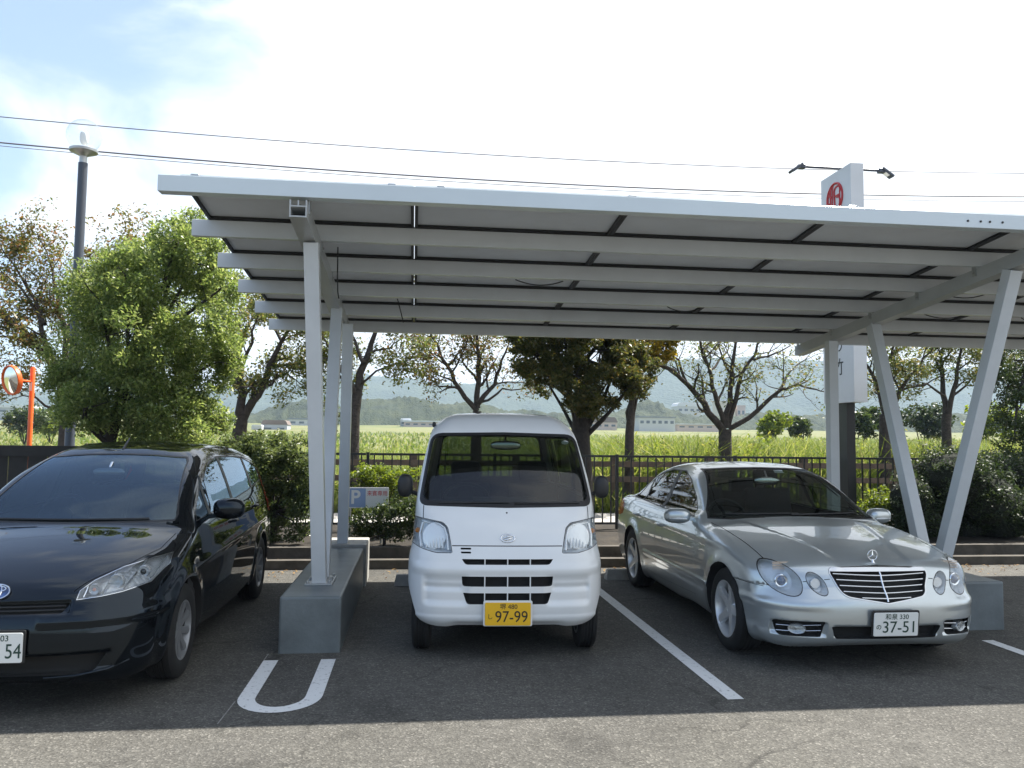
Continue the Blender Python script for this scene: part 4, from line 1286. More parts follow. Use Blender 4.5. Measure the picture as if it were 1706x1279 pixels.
def ground_mix(name, cols, scale, bump=.02, rough=.95):
    m = bpy.data.materials.new(name); nt, N, L = nodes_of(m); b = N['Principled BSDF']
    tc = N.new('ShaderNodeTexCoord')
    n = N.new('ShaderNodeTexNoise'); n.inputs['Scale'].default_value = scale; n.inputs['Detail'].default_value = 9; n.inputs['Roughness'].default_value = .68
    L.new(tc.outputs['Object'], n.inputs['Vector'])
    r = N.new('ShaderNodeValToRGB'); el = r.color_ramp.elements
    while len(el) < len(cols): el.new(.5)
    for i, c in enumerate(cols): el[i].position = .28 + .44 * i / (len(cols) - 1); el[i].color = (*c, 1)
    L.new(n.outputs['Fac'], r.inputs['Fac']); L.new(r.outputs[0], b.inputs['Base Color'])
    b.inputs['Roughness'].default_value = rough
    n2 = N.new('ShaderNodeTexNoise'); n2.inputs['Scale'].default_value = scale * 9; n2.inputs['Detail'].default_value = 5
    L.new(tc.outputs['Object'], n2.inputs['Vector'])
    bp = N.new('ShaderNodeBump'); bp.inputs['Strength'].default_value = .7; bp.inputs['Distance'].default_value = bump
    L.new(n2.outputs['Fac'], bp.inputs['Height']); L.new(bp.outputs['Normal'], b.inputs['Normal'])
    return m

M['asphalt'] = asphalt(); M['paint_line'] = worn_paint()
M['chalk'] = mat('chalk_line', (.22, .21, .20), .9, noise=(20, .5))
M['soil'] = ground_mix('planting_soil', [(.013, .010, .007), (.026, .02, .013), (.05, .038, .024)], 3.0)
M['kerb'] = mat('weathered_shaded_kerb', (.09, .08, .066), .95, noise=(6, .35), bump=(60, .4, .004))  # weathered concrete, darkened further to carry the shade of the trees
M['concrete'] = mat('concrete', (.36, .35, .32), .9, noise=(5, .22), bump=(70, .3, .004))
M['paving'] = mat('pavement_concrete', (.40, .38, .35), .9, noise=(3, .15))
M['field'] = ground_mix('field_grass', [(.06, .085, .022), (.11, .13, .035), (.17, .165, .06), (.085, .11, .03)], .05, .3)
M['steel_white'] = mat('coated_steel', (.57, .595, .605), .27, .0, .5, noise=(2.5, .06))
M['rafter'] = mat('coated_rafter_shaded', (.40, .415, .41), .30, .0, .5, noise=(2.5, .08))  # steel coat made darker: the shade on the rafters is in the colour
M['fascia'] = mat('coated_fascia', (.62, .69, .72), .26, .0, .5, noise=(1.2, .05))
M['plinth'] = mat('plinth_grey_coat', (.125, .146, .152), .42, noise=(2.2, .30), bump=(45, .35, .004))
M['galv'] = mat('galvanised', (.45, .46, .46), .4, .8, noise=(12, .15))
M['backsheet'] = mat('panel_backsheet', (.64, .665, .675), .5, noise=(3.0, .06))
M['cells'] = mat('solar_cells', (.012, .016, .035), .12, coat=1)
M['anodised'] = mat('panel_frame_dark', (.010, .010, .010), .5)
M['cable'] = mat('cable_black', (.012, .012, .012), .6)
M['rail_black'] = mat('black_railing', (.012, .012, .012), .45, noise=(20, .2))
M['board_black'] = mat('dark_boards', (.018, .016, .014), .7, noise=(8, .3))
M['wood_rail'] = mat('brown_rail', (.085, .06, .042), .8, noise=(7, .3))
M['orange'] = mat('orange_coat', (.82, .13, .015), .4, noise=(9, .08))
M['silver_band'] = mat('reflective_band', (.6, .62, .62), .35, .3)
M['mirror_convex'] = mat('convex_mirror', (.80, .82, .78), .03, 1.0)
M['sign_white'] = mat('sign_white', (.70, .70, .68), .4, noise=(2, .05))
M['sign_blue'] = mat('sign_blue', (.24, .33, .52), .4)
M['sign_red'] = mat('sign_red', (.55, .03, .03), .4)
M['ink'] = mat('sign_ink', (.02, .02, .02), .5)
M['lamp_post'] = mat('lamp_post_slate', (.055, .065, .085), .4)
M['globe'] = glass_mat('globe_acrylic', (.94, .96, .97))
M['opal'] = mat('opal_bulb', (.85, .85, .83), .3)
M['wire'] = mat('power_cable', (.15, .15, .18), .6)  # lightened: glare of the bright sky is put into the cable colour

# ------------------------------------------------------------------ ground, kerbs, markings
def sheet(name, x0, x1, y0, y1, z, m, nx=1, ny=1, zf=None):
    X, Y = np.meshgrid(np.linspace(x0, x1, nx + 1), np.linspace(y0, y1, ny + 1), indexing='ij')
    Z = np.full(X.shape, float(z)) if zf is None else zf(X, Y)
    V = np.stack([X, Y, Z], -1).reshape(-1, 3)
    i, j = np.meshgrid(np.arange(nx), np.arange(ny), indexing='ij'); a = (i * (ny + 1) + j).ravel()
    F = np.stack([a, a + ny + 1, a + ny + 2, a + 1], 1)
    o = from_np(name, V, F, m, smooth=True); return tag(o, kind='structure')

FIELD_RISE = pchip([0, 30, 80, 185, 285, 345, 405, 600, 1500], [0, .15, .8, 3.0, 5.6, 7.6, 10.5, 14, 22])
def build_ground():
    sheet('parking_ground', -60, 60, -40, 10.42, 0, M['asphalt'])
    # kerb, planting strip, second kerb, pavement beyond the fence, bank of the field
    for x0, x1 in ((-40, -.9), (-.56, 60)): pass
    bm = BM(); box(bm, -40, 60, 10.30, 10.44, -.1, .11); tag(obj('kerb', bm, M['kerb'], bevel=.015, segs=2), kind='structure')
    bm = BM(); box(bm, -40, 60, 10.66, 10.79, -.1, .22); tag(obj('kerb', bm, M['kerb'], bevel=.015, segs=2), kind='structure')
    sheet('soil_strip', -40, 60, 10.43, 10.67, .075, M['soil'])
    sheet('planting_bed', -40, 60, 10.78, 14.0, .19, M['soil'], 200, 12, lambda X, Y: .185 + .02 * np.sin(X * 2.3 + Y) * np.sin(Y * 3.1))
    bm = BM(); box(bm, -60, 80, 13.98, 15.7, 0, .20); tag(obj('pavement', bm, M['paving'], bevel=.01, segs=1), kind='structure')
    def fz(X, Y):
        d = np.maximum(Y - 15.7, 0)
        return .16 + FIELD_RISE(d) - .18 * np.exp(-((d - 4) / 2.5)**2) + .10 * np.sin(X * .21) * np.sin(Y * .13) * sstep(10, 40, d)
    sheet('field', -900, 1300, 15.69, 1500, 0, M['field'], 120, 160, fz)
    # bay lines: straight lines and the U-shaped loops in front of the plinths
    def line(pts, w, z=.004, m=None):
        bm = BM(); V = []
        pts = [Vector(p) for p in pts]
        for i, p in enumerate(pts):
            d = (pts[min(i+1, len(pts)-1)] - pts[max(i-1, 0)]).normalized(); n = Vector((-d.y, d.x)) * w / 2
            V.append((bm.verts.new((p.x + n.x, p.y + n.y, z)), bm.verts.new((p.x - n.x, p.y - n.y, z))))
        for a, b in zip(V, V[1:]): bm.faces.new((a[0], a[1], b[1], b[0]))
        bmesh.ops.recalc_face_normals(bm, faces=bm.faces[:])
        for f in bm.faces:
            if f.normal.z < 0: f.normal_flip()
        return tag(obj('bay_line', bm, m or M['paint_line']), kind='structure')
    def loop(cx, dy=0):
        r = .205
        pts = [(cx - r, 6.18 + dy), (cx - r, 5.33)] + [(cx - r * math.cos(a), 5.33 - .25 * math.sin(a)) for a in [math.pi * k / 16 for k in range(1, 16)]] + [(cx + r, 5.33), (cx + r, 6.18 + dy)]
        line(pts, .105)
    loop(-.80); loop(4.97, .17)
    line([(2.05, 5.04), (2.0, 9.9)], .108); line([(-3.5, 5.04), (-3.5, 9.9)], .108)
    line([(-1.062, 5.26), (-1.075, 4.86)], .008, m=M['chalk']); line([(-1.055, 6.36), (-1.056, 6.19)], .008, m=M['chalk'])      # setting-out lines left by the painters
    # fallen leaves gathered along the kerb
    n = 900; rg = np.random.default_rng(5)
    x = rg.uniform(-7, 9, n); y = 10.28 - np.abs(rg.normal(0, .38, n)); z = np.full(n, .006) + rg.uniform(0, .012, n)
    far = rg.random(n) < .22; y[far] = rg.uniform(10.46, 10.64, far.sum()); z[far] = .085
    keep = ~((x > -1.1) & (x < -.4) & (y > 6)); x, y, z = x[keep], y[keep], z[keep]
    leaves_mesh('fallen_leaves', np.stack([x, y, z], 1), .045, M['dry_leaf'], rg, flat=True, kind='stuff')

# ------------------------------------------------------------------ foliage
def leaves_mesh(name, P, size, m, rg, parent=None, flat=False, droop=.35, kind=None, aspect=.5, up=.5):
    n = len(P)
    size = size * rg.uniform(.65, 1.3, n)
    if flat:
        N = np.stack([rg.normal(0, .25, n), rg.normal(0, .25, n), np.ones(n)], 1)
    else:
        N = rg.normal(0, 1, (n, 3)); N[:, 2] = np.abs(N[:, 2]) * 1.0 + up
    N /= np.linalg.norm(N, axis=1)[:, None]
    D = rg.normal(0, 1, (n, 3)); D[:, 2] -= droop * (0 if flat else 1)
    D -= N * (D * N).sum(1)[:, None]; D /= np.linalg.norm(D, axis=1)[:, None] + 1e-9
    Sd = np.cross(N, D)
    l = size[:, None]; w = l * aspect
    a = P - D * l * .5; t = P + D * l * .5 - N * l * .12; c = P + N * l * .05
    V = np.stack([a, c + Sd * w * .5, t, c - Sd * w * .5], 1).reshape(-1, 3)
    F = np.arange(n * 4).reshape(-1, 4)
    o = from_np(name, V, F, m, parent, attr=rg.random(n))
    if kind: tag(o, kind=kind)
    return o

M['dry_leaf'] = leaf_mat('dry_leaves', [(.16, .09, .03), (.26, .15, .05), (.34, .22, .08)], .1, .8)
M['leaf_cherry'] = leaf_mat('cherry_leaves', [(.06, .09, .024), (.095, .13, .035), (.14, .15, .045), (.20, .16, .055)], .45)
M['leaf_autumn'] = leaf_mat('cherry_leaves_turning', [(.06, .085, .02), (.10, .115, .028), (.15, .13, .04), (.21, .11, .045)], .45)
M['leaf_green'] = leaf_mat('camphor_leaves', [(.075, .12, .034), (.125, .18, .05), (.19, .245, .075), (.28, .32, .12)], .5, .32)
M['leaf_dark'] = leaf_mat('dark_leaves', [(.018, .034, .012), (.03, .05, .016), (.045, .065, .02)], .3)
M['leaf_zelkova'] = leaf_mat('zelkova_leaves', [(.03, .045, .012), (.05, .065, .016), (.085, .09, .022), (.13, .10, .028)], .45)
M['leaf_yellow'] = leaf_mat('yellow_leaves', [(.13, .13, .02), (.24, .20, .03), (.36, .26, .04)], .5)
M['weed'] = leaf_mat('weed_leaves', [(.06, .10, .018), (.11, .16, .028), (.18, .22, .04), (.26, .25, .07)], .45, .5)
M['leaf_hedge'] = leaf_mat('hedge_leaves', [(.04, .065, .02), (.08, .11, .035), (.13, .16, .06)], .4, .35)
M['leaf_lime'] = leaf_mat('lime_shrub_leaves', [(.07, .11, .018), (.12, .17, .025), (.18, .22, .03)], .45)
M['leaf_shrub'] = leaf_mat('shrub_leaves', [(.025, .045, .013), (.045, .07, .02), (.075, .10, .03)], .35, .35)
M['reed'] = leaf_mat('reed_blades', [(.07, .115, .022), (.12, .17, .035), (.18, .22, .05), (.26, .26, .10)], .42, .7)
M['twigs'] = mat('shrub_core_dark', (.014, .018, .009), 1.0, noise=(30, .6), bump=(40, 1, .03))  # dark colour of the light-blocking core added inside the clipped bush
M['bark'] = mat('bark', (.055, .045, .038), .95, noise=(14, .4), bump=(26, .9, .02))
M['bark_dark'] = mat('bark_dark', (.03, .025, .021), .95, noise=(14, .4), bump=(26, .9, .02))

def grow(bm, start, d, length, r0, rg, depth, tips, wob=.18, rise=.06, kids=(3, 5), shrink=.55):
    n = 5
    pts = [Vector(start)]; d = Vector(d).normalized()
    for i in range(n):
        d = (d + Vector(rg.normal(0, wob, 3)) + Vector((0, 0, rise))).normalized()
        pts.append(pts[-1] + d * length / n)
    rad = [r0 * (1 - .72 * i / n) for i in range(n + 1)]
    tube(bm, pts, rad, 5 if r0 < .03 else 7, caps=False)
    if depth == 0: tips += [tuple(p) for p in pts[1:]]
    if depth == 0: return
    for k in range(rg.integers(*kids)):
        i = rg.integers(1, n + 1)
        ax = Vector(rg.normal(0, 1, 3)); side = d.cross(ax).normalized()
        nd = (pts[i] - pts[i-1]).normalized() * .55 + side * .8 + Vector((0, 0, .12))
        grow(bm, pts[i], nd, length * shrink * rg.uniform(.7, 1.25), max(.003, rad[i] * .55), rg, depth - 1, tips, wob, rise, kids, shrink)

def tree(name, label, base, trunk, limbs, seed, leaf, nleaf, size, group=None, bark=None, depth=3, spread=.10, lenk=.6, cat='tree', extra_lumps=None, wob=.18, kids=(3, 5)):
    """trunk: [(dx,dy,z,r)...]; limbs: [[(dx,dy,z)...], r] rising from the trunk, twigs and leaves grow from them"""
    rg = np.random.default_rng(seed)
    root = empty(name, base, label, cat, group)
    bm = BM(); tips = []
    tube(bm, [t[:3] for t in trunk], [t[3] for t in trunk], 12)
    for pts, r in limbs:
        pts = [Vector(p) for p in pts]
        # resample with a little waviness
        fine = [pts[0]]
        for a, b in zip(pts, pts[1:]):
            for k in (1, 2, 3): fine.append(a.lerp(b, k / 3) + Vector(rg.normal(0, .02, 3)))
        m = len(fine)
        rad = [r * (1 - .78 * i / (m - 1)) for i in range(m)]
        tube(bm, fine, rad, 8, caps=False)
        for i in range(2, m):
            if rg.random() < .75 or i == m - 1:
                d = (fine[i] - fine[i-1]).normalized()
                side = d.cross(Vector(rg.normal(0, 1, 3))).normalized()
                grow(bm, fine[i], d * .5 + side * .8 + Vector((0, 0, .25)), lenk * rg.uniform(.6, 1.4), max(.008, rad[i] * .55), rg, depth - 1, tips, wob, kids=kids)
        d = (fine[-1] - fine[-3]).normalized()
        grow(bm, fine[-1], d, lenk * 1.2, rad[-1], rg, depth - 1, tips, wob, kids=kids)
    obj('trunk', bm, bark or M['bark'], root, smooth=70)
    tips = np.array(tips)
    P = tips[rg.integers(0, len(tips), nleaf)] + rg.normal(0, spread, (nleaf, 3)) * np.array([1, 1, .75])
    leaves_mesh('crown', P, size, leaf, rg, root)
    return root

def lump_points(lumps, n, rg, hollow=.5):
    """points in the outer layer of a set of ellipsoid lumps (x,y,z,rx,ry,rz)"""
    L = np.array(lumps, float); vol = (L[:, 3] * L[:, 4] + L[:, 3] * L[:, 5]); w = vol / vol.sum()
    k = rg.choice(len(L), n, p=w)
    u = rg.normal(0, 1, (n, 3)); u /= np.linalg.norm(u, axis=1)[:, None]
    r = (hollow + (1 - hollow) * rg.random(n) ** .6) * rg.uniform(.85, 1.12, n)
    return L[k, :3] + u * L[k, 3:] * r[:, None]

def clump_tree(name, label, base, lumps, seed, leaf, nleaf, size, group=None, cat='tree', trunk=None, bark=None, hollow=.5, sub=5, droop=.5, aspect=.5, stem_name='trunk', crown_name='crown', limb_r=.035, core=0):
    """dense crown: big lumps broken into many small sprays, stems running out to the lumps"""
    rg = np.random.default_rng(seed)
    root = empty(name, base, label, cat, group)
    b = Vector(base)
    Ls = [[l[0] - b.x, l[1] - b.y, l[2] - b.z, l[3], l[4], l[5]] for l in lumps]
    sprays = []
    for l in Ls:
        m = max(4, int(sub * (l[3] * l[5]) ** .5 * 12))
        c = lump_points([l], m, rg, .55)
        for p in c: sprays.append([p[0], p[1], p[2], *(rg.uniform(.10, .24) * (l[3] + l[5]) ** .5 * np.array([1, 1, .85]))])
    P = lump_points(sprays, nleaf, rg, .15)
    P = P[P[:, 2] > .04]
    leaves_mesh(crown_name, P, size, leaf, rg, root, droop=droop, aspect=aspect)
    bm = BM()
    tr = trunk or [(0, 0, 0, .05), (0, 0, .4, .04)]
    tube(bm, [t[:3] for t in tr], [t[3] for t in tr], 10)
    for l in Ls:
        top = Vector(l[:3]); i = rg.integers(len(tr) // 2, len(tr)); s = Vector(tr[i][:3])
        mid = s.lerp(top, .5) + Vector(rg.normal(0, .06, 3)) + Vector((0, 0, -.05))
        tube(bm, [s, mid, top], [min(limb_r, tr[i][3] * .7), limb_r * .65, limb_r * .3], 6, caps=False)
        for q in range(4):
            e = top + Vector(rg.normal(0, .5, 3)) * l[3]
            tube(bm, [top, top.lerp(e, .5) + Vector(rg.normal(0, .03, 3)), e], [limb_r * .3, limb_r * .2, .004], 5, caps=False)
    obj(stem_name, bm, bark or M['bark_dark'], root, smooth=70)
    if core:      # solid dark core added to block light, in place of inner twigs
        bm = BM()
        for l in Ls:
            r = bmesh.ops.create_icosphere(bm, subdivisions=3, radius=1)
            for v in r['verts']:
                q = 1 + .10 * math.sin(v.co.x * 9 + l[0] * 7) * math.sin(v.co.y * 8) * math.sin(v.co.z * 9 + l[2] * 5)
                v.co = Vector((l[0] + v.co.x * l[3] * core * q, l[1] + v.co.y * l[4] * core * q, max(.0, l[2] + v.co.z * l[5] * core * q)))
        obj('dark_core', bm, M['twigs'], root)
    return root

def px_lumps(lst, Y, rg, dy=.5, k=1.0):
    out = []
    for x, y, r in lst:
        yy = Y + rg.uniform(-dy, dy); p = at(x, y, yy); m = r * yy / 1350. * k
        out.append((p.x, p.y, p.z, m, m * 1.05, m * .95))
    return out

def build_trees():
    rg = np.random.default_rng(11)
    # the big broad-leaved evergreen left of the carport
    Y = 11.9
    L = px_lumps([(296, 395, 45), (325, 440, 62), (255, 440, 60), (215, 465, 58), (165, 500, 62), (290, 500, 80), (215, 550, 88), (345, 545, 55), (150, 585, 70), (120, 640, 45),
                  (270, 610, 85), (345, 610, 55), (200, 660, 78), (285, 685, 65), (140, 680, 45), (340, 690, 36), (375, 600, 30), (240, 720, 45), (360, 700, 28), (320, 375, 28), (185, 490, 55), (370, 480, 36), (385, 590, 34), (320, 720, 34)], Y, rg, .7, .92)
    b = at(165, 800, 11.9); b.z = .19
    tr = [(0, 0, 0, .13), (.02, .05, .6, .11), (.10, .0, 1.3, .09), (.25, .02, 2.0, .07), (.45, 0, 2.9, .05)]
    clump_tree('evergreen_tree', 'tall dense green leafy tree left of the carport roof, hiding the lamp post foot', b, L, 3, M['leaf_green'], 92000, .063, trunk=tr, hollow=.5, sub=8, aspect=.42, limb_r=.04, droop=.9)
    # cherry row along the pavement
    grp = 'cherry trees along the pavement'
    def px_limbs(base, lst, Y, seed):
        r2 = np.random.default_rng(seed); out = []
        for pts, r in lst:
            q = []
            dy = r2.uniform(-1.0, 1.0)
            for i, (x, y) in enumerate(pts):
                p = at(x, y, Y + dy * i / max(1, len(pts) - 1)); q.append((p.x - base.x, p.y - base.y, p.z - base.z))
            out.append((q, r))
        return out
    def cherry(label, bx, Y, trunk_px, limbs_px, seed, leaf, nl, **kw):
        base = at(bx, 800, Y); base.z = .18
        tr = [(0, 0, 0, trunk_px[0][2] * .9)]
        for x, y, r in trunk_px:
            p = at(x, y, Y); tr.append((p.x - base.x, 0, p.z - base.z, r * .76))
        limbs_px = [(q, r * .78) for q, r in limbs_px]
        return tree('cherry_tree', label, base, tr, px_limbs(base, limbs_px, Y, seed), seed, leaf, nl, kw.pop('size', .10), grp, **kw)
    cherry('half-bare cherry tree with turning leaves at the far left behind the orange mirror', 108, 16.6,
           [(110, 740, .19), (112, 690, .17), (105, 640, .15)],
           [([(105, 640), (60, 570), (0, 520), (-60, 500)], .09), ([(105, 640), (75, 570), (60, 500), (25, 440)], .09), ([(108, 640), (110, 560), (95, 490), (80, 430)], .09),
            ([(108, 645), (150, 570), (170, 500), (190, 450)], .08), ([(60, 560), (10, 560), (-50, 560)], .05), ([(75, 540), (40, 480), (-10, 440)], .05), ([(110, 560), (140, 480), (180, 430)], .05), ([(110, 690), (60, 665), (30, 650)], .04)],
           21, M['leaf_autumn'], 19000, size=.075, lenk=.6)
    cherry('forked cherry tree between the big evergreen and the carport front post', 398, 17.0,
           [(396, 740, .20), (402, 700, .17)],
           [([(402, 700), (402, 655), (395, 600), (385, 540), (380, 490)], .13), ([(404, 700), (430, 655), (450, 610), (470, 570), (490, 530)], .12), ([(396, 620), (420, 570), (430, 520)], .06),
            ([(450, 610), (500, 605), (530, 615)], .05), ([(440, 640), (480, 620), (500, 640)], .04), ([(395, 600), (410, 540), (445, 500)], .05), ([(470, 570), (450, 520), (440, 480)], .05)],
           22, M['leaf_cherry'], 12000, size=.08)
    cherry('leaning dark cherry trunk just right of the carport front posts', 588, 16.8,
           [(588, 740, .17), (590, 690, .15), (596, 650, .13)],
           [([(596, 650), (606, 605), (625, 555), (640, 500)], .12), ([(606, 605), (590, 570), (580, 530)], .06), ([(594, 660), (560, 600), (540, 560)], .07), ([(600, 640), (640, 610), (680, 600)], .035), ([(612, 590), (650, 580), (670, 560)], .035), ([(590, 690), (572, 640), (555, 600)], .05)],
           23, M['leaf_cherry'], 7500, size=.078, lenk=.55)
    cherry('cherry tree with turning leaves rising directly behind the van roof', 795, 16.9,
           [(793, 740, .15), (795, 685, .12)],
           [([(795, 685), (765, 650), (745, 610), (720, 560), (700, 500)], .08), ([(795, 680), (797, 630), (798, 580), (800, 520)], .09), ([(797, 672), (825, 640), (835, 600), (850, 560)], .07), ([(760, 645), (735, 640), (705, 625)], .03),
            ([(798, 670), (840, 650), (880, 645)], .04), ([(745, 610), (770, 580), (780, 550)], .04), ([(797, 640), (770, 600), (760, 570)], .04)],
           24, M['leaf_autumn'], 6500, size=.078, lenk=.6)
    cherry('bare-limbed cherry tree with wide spreading branches above the silver saloon roof', 1208, 17.2,
           [(1208, 745, .19), (1208, 715, .18)],
           [([(1205, 716), (1172, 675), (1145, 640), (1110, 608), (1075, 612)], .11), ([(1207, 712), (1192, 655), (1180, 610), (1165, 565), (1150, 520)], .08), ([(1210, 712), (1218, 650), (1222, 590), (1235, 540)], .10),
            ([(1212, 712), (1230, 640), (1255, 590), (1280, 550)], .08), ([(1215, 714), (1262, 685), (1300, 648), (1330, 640), (1370, 655)], .08), ([(1145, 640), (1130, 600), (1110, 570)], .05), ([(1180, 620), (1210, 590), (1215, 560)], .04), ([(1300, 648), (1320, 615), (1350, 590)], .04),
            ([(1222, 630), (1200, 590), (1195, 550)], .04), ([(1255, 600), (1290, 590), (1330, 570)], .04)],
           25, M['leaf_cherry'], 4200, size=.075, lenk=.75, kids=(2, 5))
    cherry('cherry tree standing behind the black sign pole', 1474, 17.2,
           [(1474, 760, .17), (1474, 690, .15)],
           [([(1474, 690), (1460, 640), (1440, 600), (1420, 550)], .08), ([(1476, 690), (1500, 650), (1530, 610), (1560, 570)], .08), ([(1475, 690), (1480, 620), (1490, 550)], .08), ([(1500, 650), (1540, 640), (1580, 620)], .04)],
           26, M['leaf_cherry'], 7000, size=.078, lenk=.65)
    cherry('twin-stemmed cherry tree seen through the V-shaped carport posts', 1578, 17.6,
           [(1578, 770, .16), (1576, 690, .13)],
           [([(1576, 690), (1572, 640), (1570, 590), (1575, 540)], .10), ([(1580, 700), (1588, 650), (1600, 600), (1610, 550)], .09), ([(1574, 660), (1545, 640), (1510, 640)], .04), ([(1586, 660), (1620, 630), (1650, 610)], .04), ([(1572, 620), (1550, 590), (1530, 560)], .04)],
           27, M['leaf_cherry'], 7000, size=.078, lenk=.6)
    # zelkova and its neighbour with yellow leaves
    Y = 14.6
    L = px_lumps([(900, 590, 45), (950, 575, 50), (1000, 585, 52), (1040, 600, 42), (905, 625, 36), (960, 625, 45), (1010, 640, 42), (1050, 640, 30), (970, 660, 30), (1070, 610, 30), (880, 570, 32), (940, 540, 50), (1010, 540, 50), (985, 680, 20), (1040, 570, 40)], Y, rg, .7, .95)
    b = at(968, 800, Y); b.z = .19
    clump_tree('zelkova_tree', 'dark brown-green dense tree on a thick trunk behind the van\'s right shoulder', b, L, 31, M['leaf_zelkova'], 56000, .075, trunk=[(0, 0, 0, .24), (.02, 0, .7, .20), (-.02, 0, 1.4, .18), (0, 0, 2.0, .15), (.05, 0, 2.9, .09)], aspect=.45, limb_r=.05)
    Y = 16.2
    L = px_lumps([(1105, 585, 20), (1085, 560, 26), (1120, 560, 18), (1075, 600, 18), (1055, 650, 14)], Y, rg, .4)
    b = at(1048, 800, Y); b.z = .19
    clump_tree('yellowing_tree', 'slim-trunked tree with bright yellow leaves between the zelkova and the bare cherry', b, L, 32, M['leaf_yellow'], 2000, .12, trunk=[(0, 0, 0, .12), (0, 0, .8, .10), (.01, 0, 1.6, .09), (.10, 0, 2.6, .07), (.25, 0, 3.4, .05)], bark=M['bark'], limb_r=.035)
    # dark conifer at the right edge
    Y = 13.2
    L = px_lumps([(1690, 600, 35), (1680, 640, 35), (1700, 680, 40), (1690, 730, 38), (1720, 560, 45), (1740, 640, 55), (1745, 740, 55), (1700, 790, 40)], Y, rg, .5)
    b = at(1725, 900, Y); b.z = .19
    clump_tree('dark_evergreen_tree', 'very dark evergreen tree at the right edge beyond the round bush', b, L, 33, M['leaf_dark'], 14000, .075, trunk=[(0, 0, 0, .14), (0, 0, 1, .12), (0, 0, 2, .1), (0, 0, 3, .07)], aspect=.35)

def build_shrubs():
    rg = np.random.default_rng(12)
    Y = 11.5
    L = px_lumps([(425, 755, 34), (465, 755, 34), (500, 760, 30), (435, 790, 32), (480, 795, 34), (515, 800, 26), (450, 830, 26), (495, 840, 26), (410, 800, 30), (470, 860, 22), (515, 850, 22), (440, 875, 20), (380, 790, 40), (350, 800, 40), (405, 760, 34), (520, 770, 26), (425, 860, 26), (480, 830, 30), (450, 885, 24), (500, 885, 22), (420, 890, 22)], Y, rg, .35)
    b = at(455, 900, Y); b.z = .19
    clump_tree('shrub', 'tall loose green shrub between the black car and the carport front posts', b, L, 41, M['leaf_hedge'], 36000, .05, 'shrubs in the planting bed', 'shrub', stem_name='stem', crown_name='foliage', limb_r=.018)
    Y = 11.7
    L = px_lumps([(600, 800, 26), (630, 800, 24), (655, 815, 24), (590, 840, 20), (670, 800, 22)], Y, rg, .25)
    b = at(630, 890, Y); b.z = .19
    clump_tree('shrub', 'lime green shrub right behind the parking sign board', b, L, 42, M['leaf_lime'], 5000, .05, 'shrubs in the planting bed', 'shrub', stem_name='stem', crown_name='foliage', limb_r=.015, trunk=[(0, 0, 0, .03), (0, 0, .3, .025)])
    Y = 11.0
    L = px_lumps([(700, 860, 26), (610, 870, 24), (640, 865, 24), (665, 860, 26), (600, 890, 18), (650, 890, 22), (680, 835, 26), (690, 870, 24)], Y, rg, .15)
    b = at(640, 915, Y); b.z = .19
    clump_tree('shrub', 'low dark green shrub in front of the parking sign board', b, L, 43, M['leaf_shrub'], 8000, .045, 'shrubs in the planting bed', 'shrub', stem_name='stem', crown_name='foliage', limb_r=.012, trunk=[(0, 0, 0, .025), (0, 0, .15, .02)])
    # clipped dome
    Y = 11.9
    L = px_lumps([(1590, 800, 58), (1545, 830, 50), (1640, 830, 55), (1590, 860, 60), (1530, 865, 42), (1660, 870, 48), (1595, 790, 46), (1690, 850, 46), (1520, 830, 42), (1545, 800, 40), (1650, 795, 46), (1695, 805, 46)], Y, rg, .3, 1.08)
    b = at(1595, 910, Y); b.z = .19
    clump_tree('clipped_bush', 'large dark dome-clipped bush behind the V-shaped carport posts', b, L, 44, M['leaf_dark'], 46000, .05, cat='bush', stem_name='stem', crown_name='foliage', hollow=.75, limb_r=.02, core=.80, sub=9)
    Y = 12.2
    L = px_lumps([(1470, 830, 24), (1450, 850, 20), (1490, 850, 24)], Y, rg, .2)
    b = at(1470, 890, Y); b.z = .19
    clump_tree('shrub', 'small yellow-green shrub behind the silver saloon mirror', b, L, 45, M['leaf_lime'], 1500, .06, 'shrubs in the planting bed', 'shrub', stem_name='stem', crown_name='foliage', limb_r=.012, trunk=[(0, 0, 0, .025), (0, 0, .2, .02)])
    # bushes out in the field
    for i, (x, y, r, Y, lf, lb) in enumerate([(1285, 700, 30, 46, 'leaf_lime', 'bright green round bush in the reeds right of the bare cherry'), (1330, 710, 20, 50, 'leaf_shrub', 'small dull green bush in the field beside the white sign box'),
                                              (1430, 700, 36, 40, 'leaf_shrub', 'grey-green bush in the field behind the sign pole'), (1545, 700, 40, 42, 'leaf_dark', 'dark rounded thicket in the field seen between the V-shaped posts'), (1660, 700, 44, 38, 'leaf_lime', 'sunlit green thicket in the field near the right edge'),
                                              (40, 695, 34, 60, 'leaf_shrub', 'dull green thicket in the field behind the orange mirror post'), (85, 700, 26, 64, 'leaf_lime', 'pale green thicket in the field right of the orange mirror post')]):
        m = r * Y / 1350.
        L = []
        for k in range(6):
            p = at(x + rg.uniform(-.6, .6) * r, y + rg.uniform(-.25, .5) * r, Y + rg.uniform(-.5, .5)); L.append((p.x, p.y, p.z, m * .6, m * .6, m * .55))
        b = at(x, y + r * 1.6, Y); b.z = .1
        clump_tree('field_bush', lb, b, L, 60 + i, M[lf], 2600, .24, 'bushes out in the field', 'bush', stem_name='stem', crown_name='foliage', limb_r=.05, trunk=[(0, 0, 0, .08), (0, 0, .6, .07)])

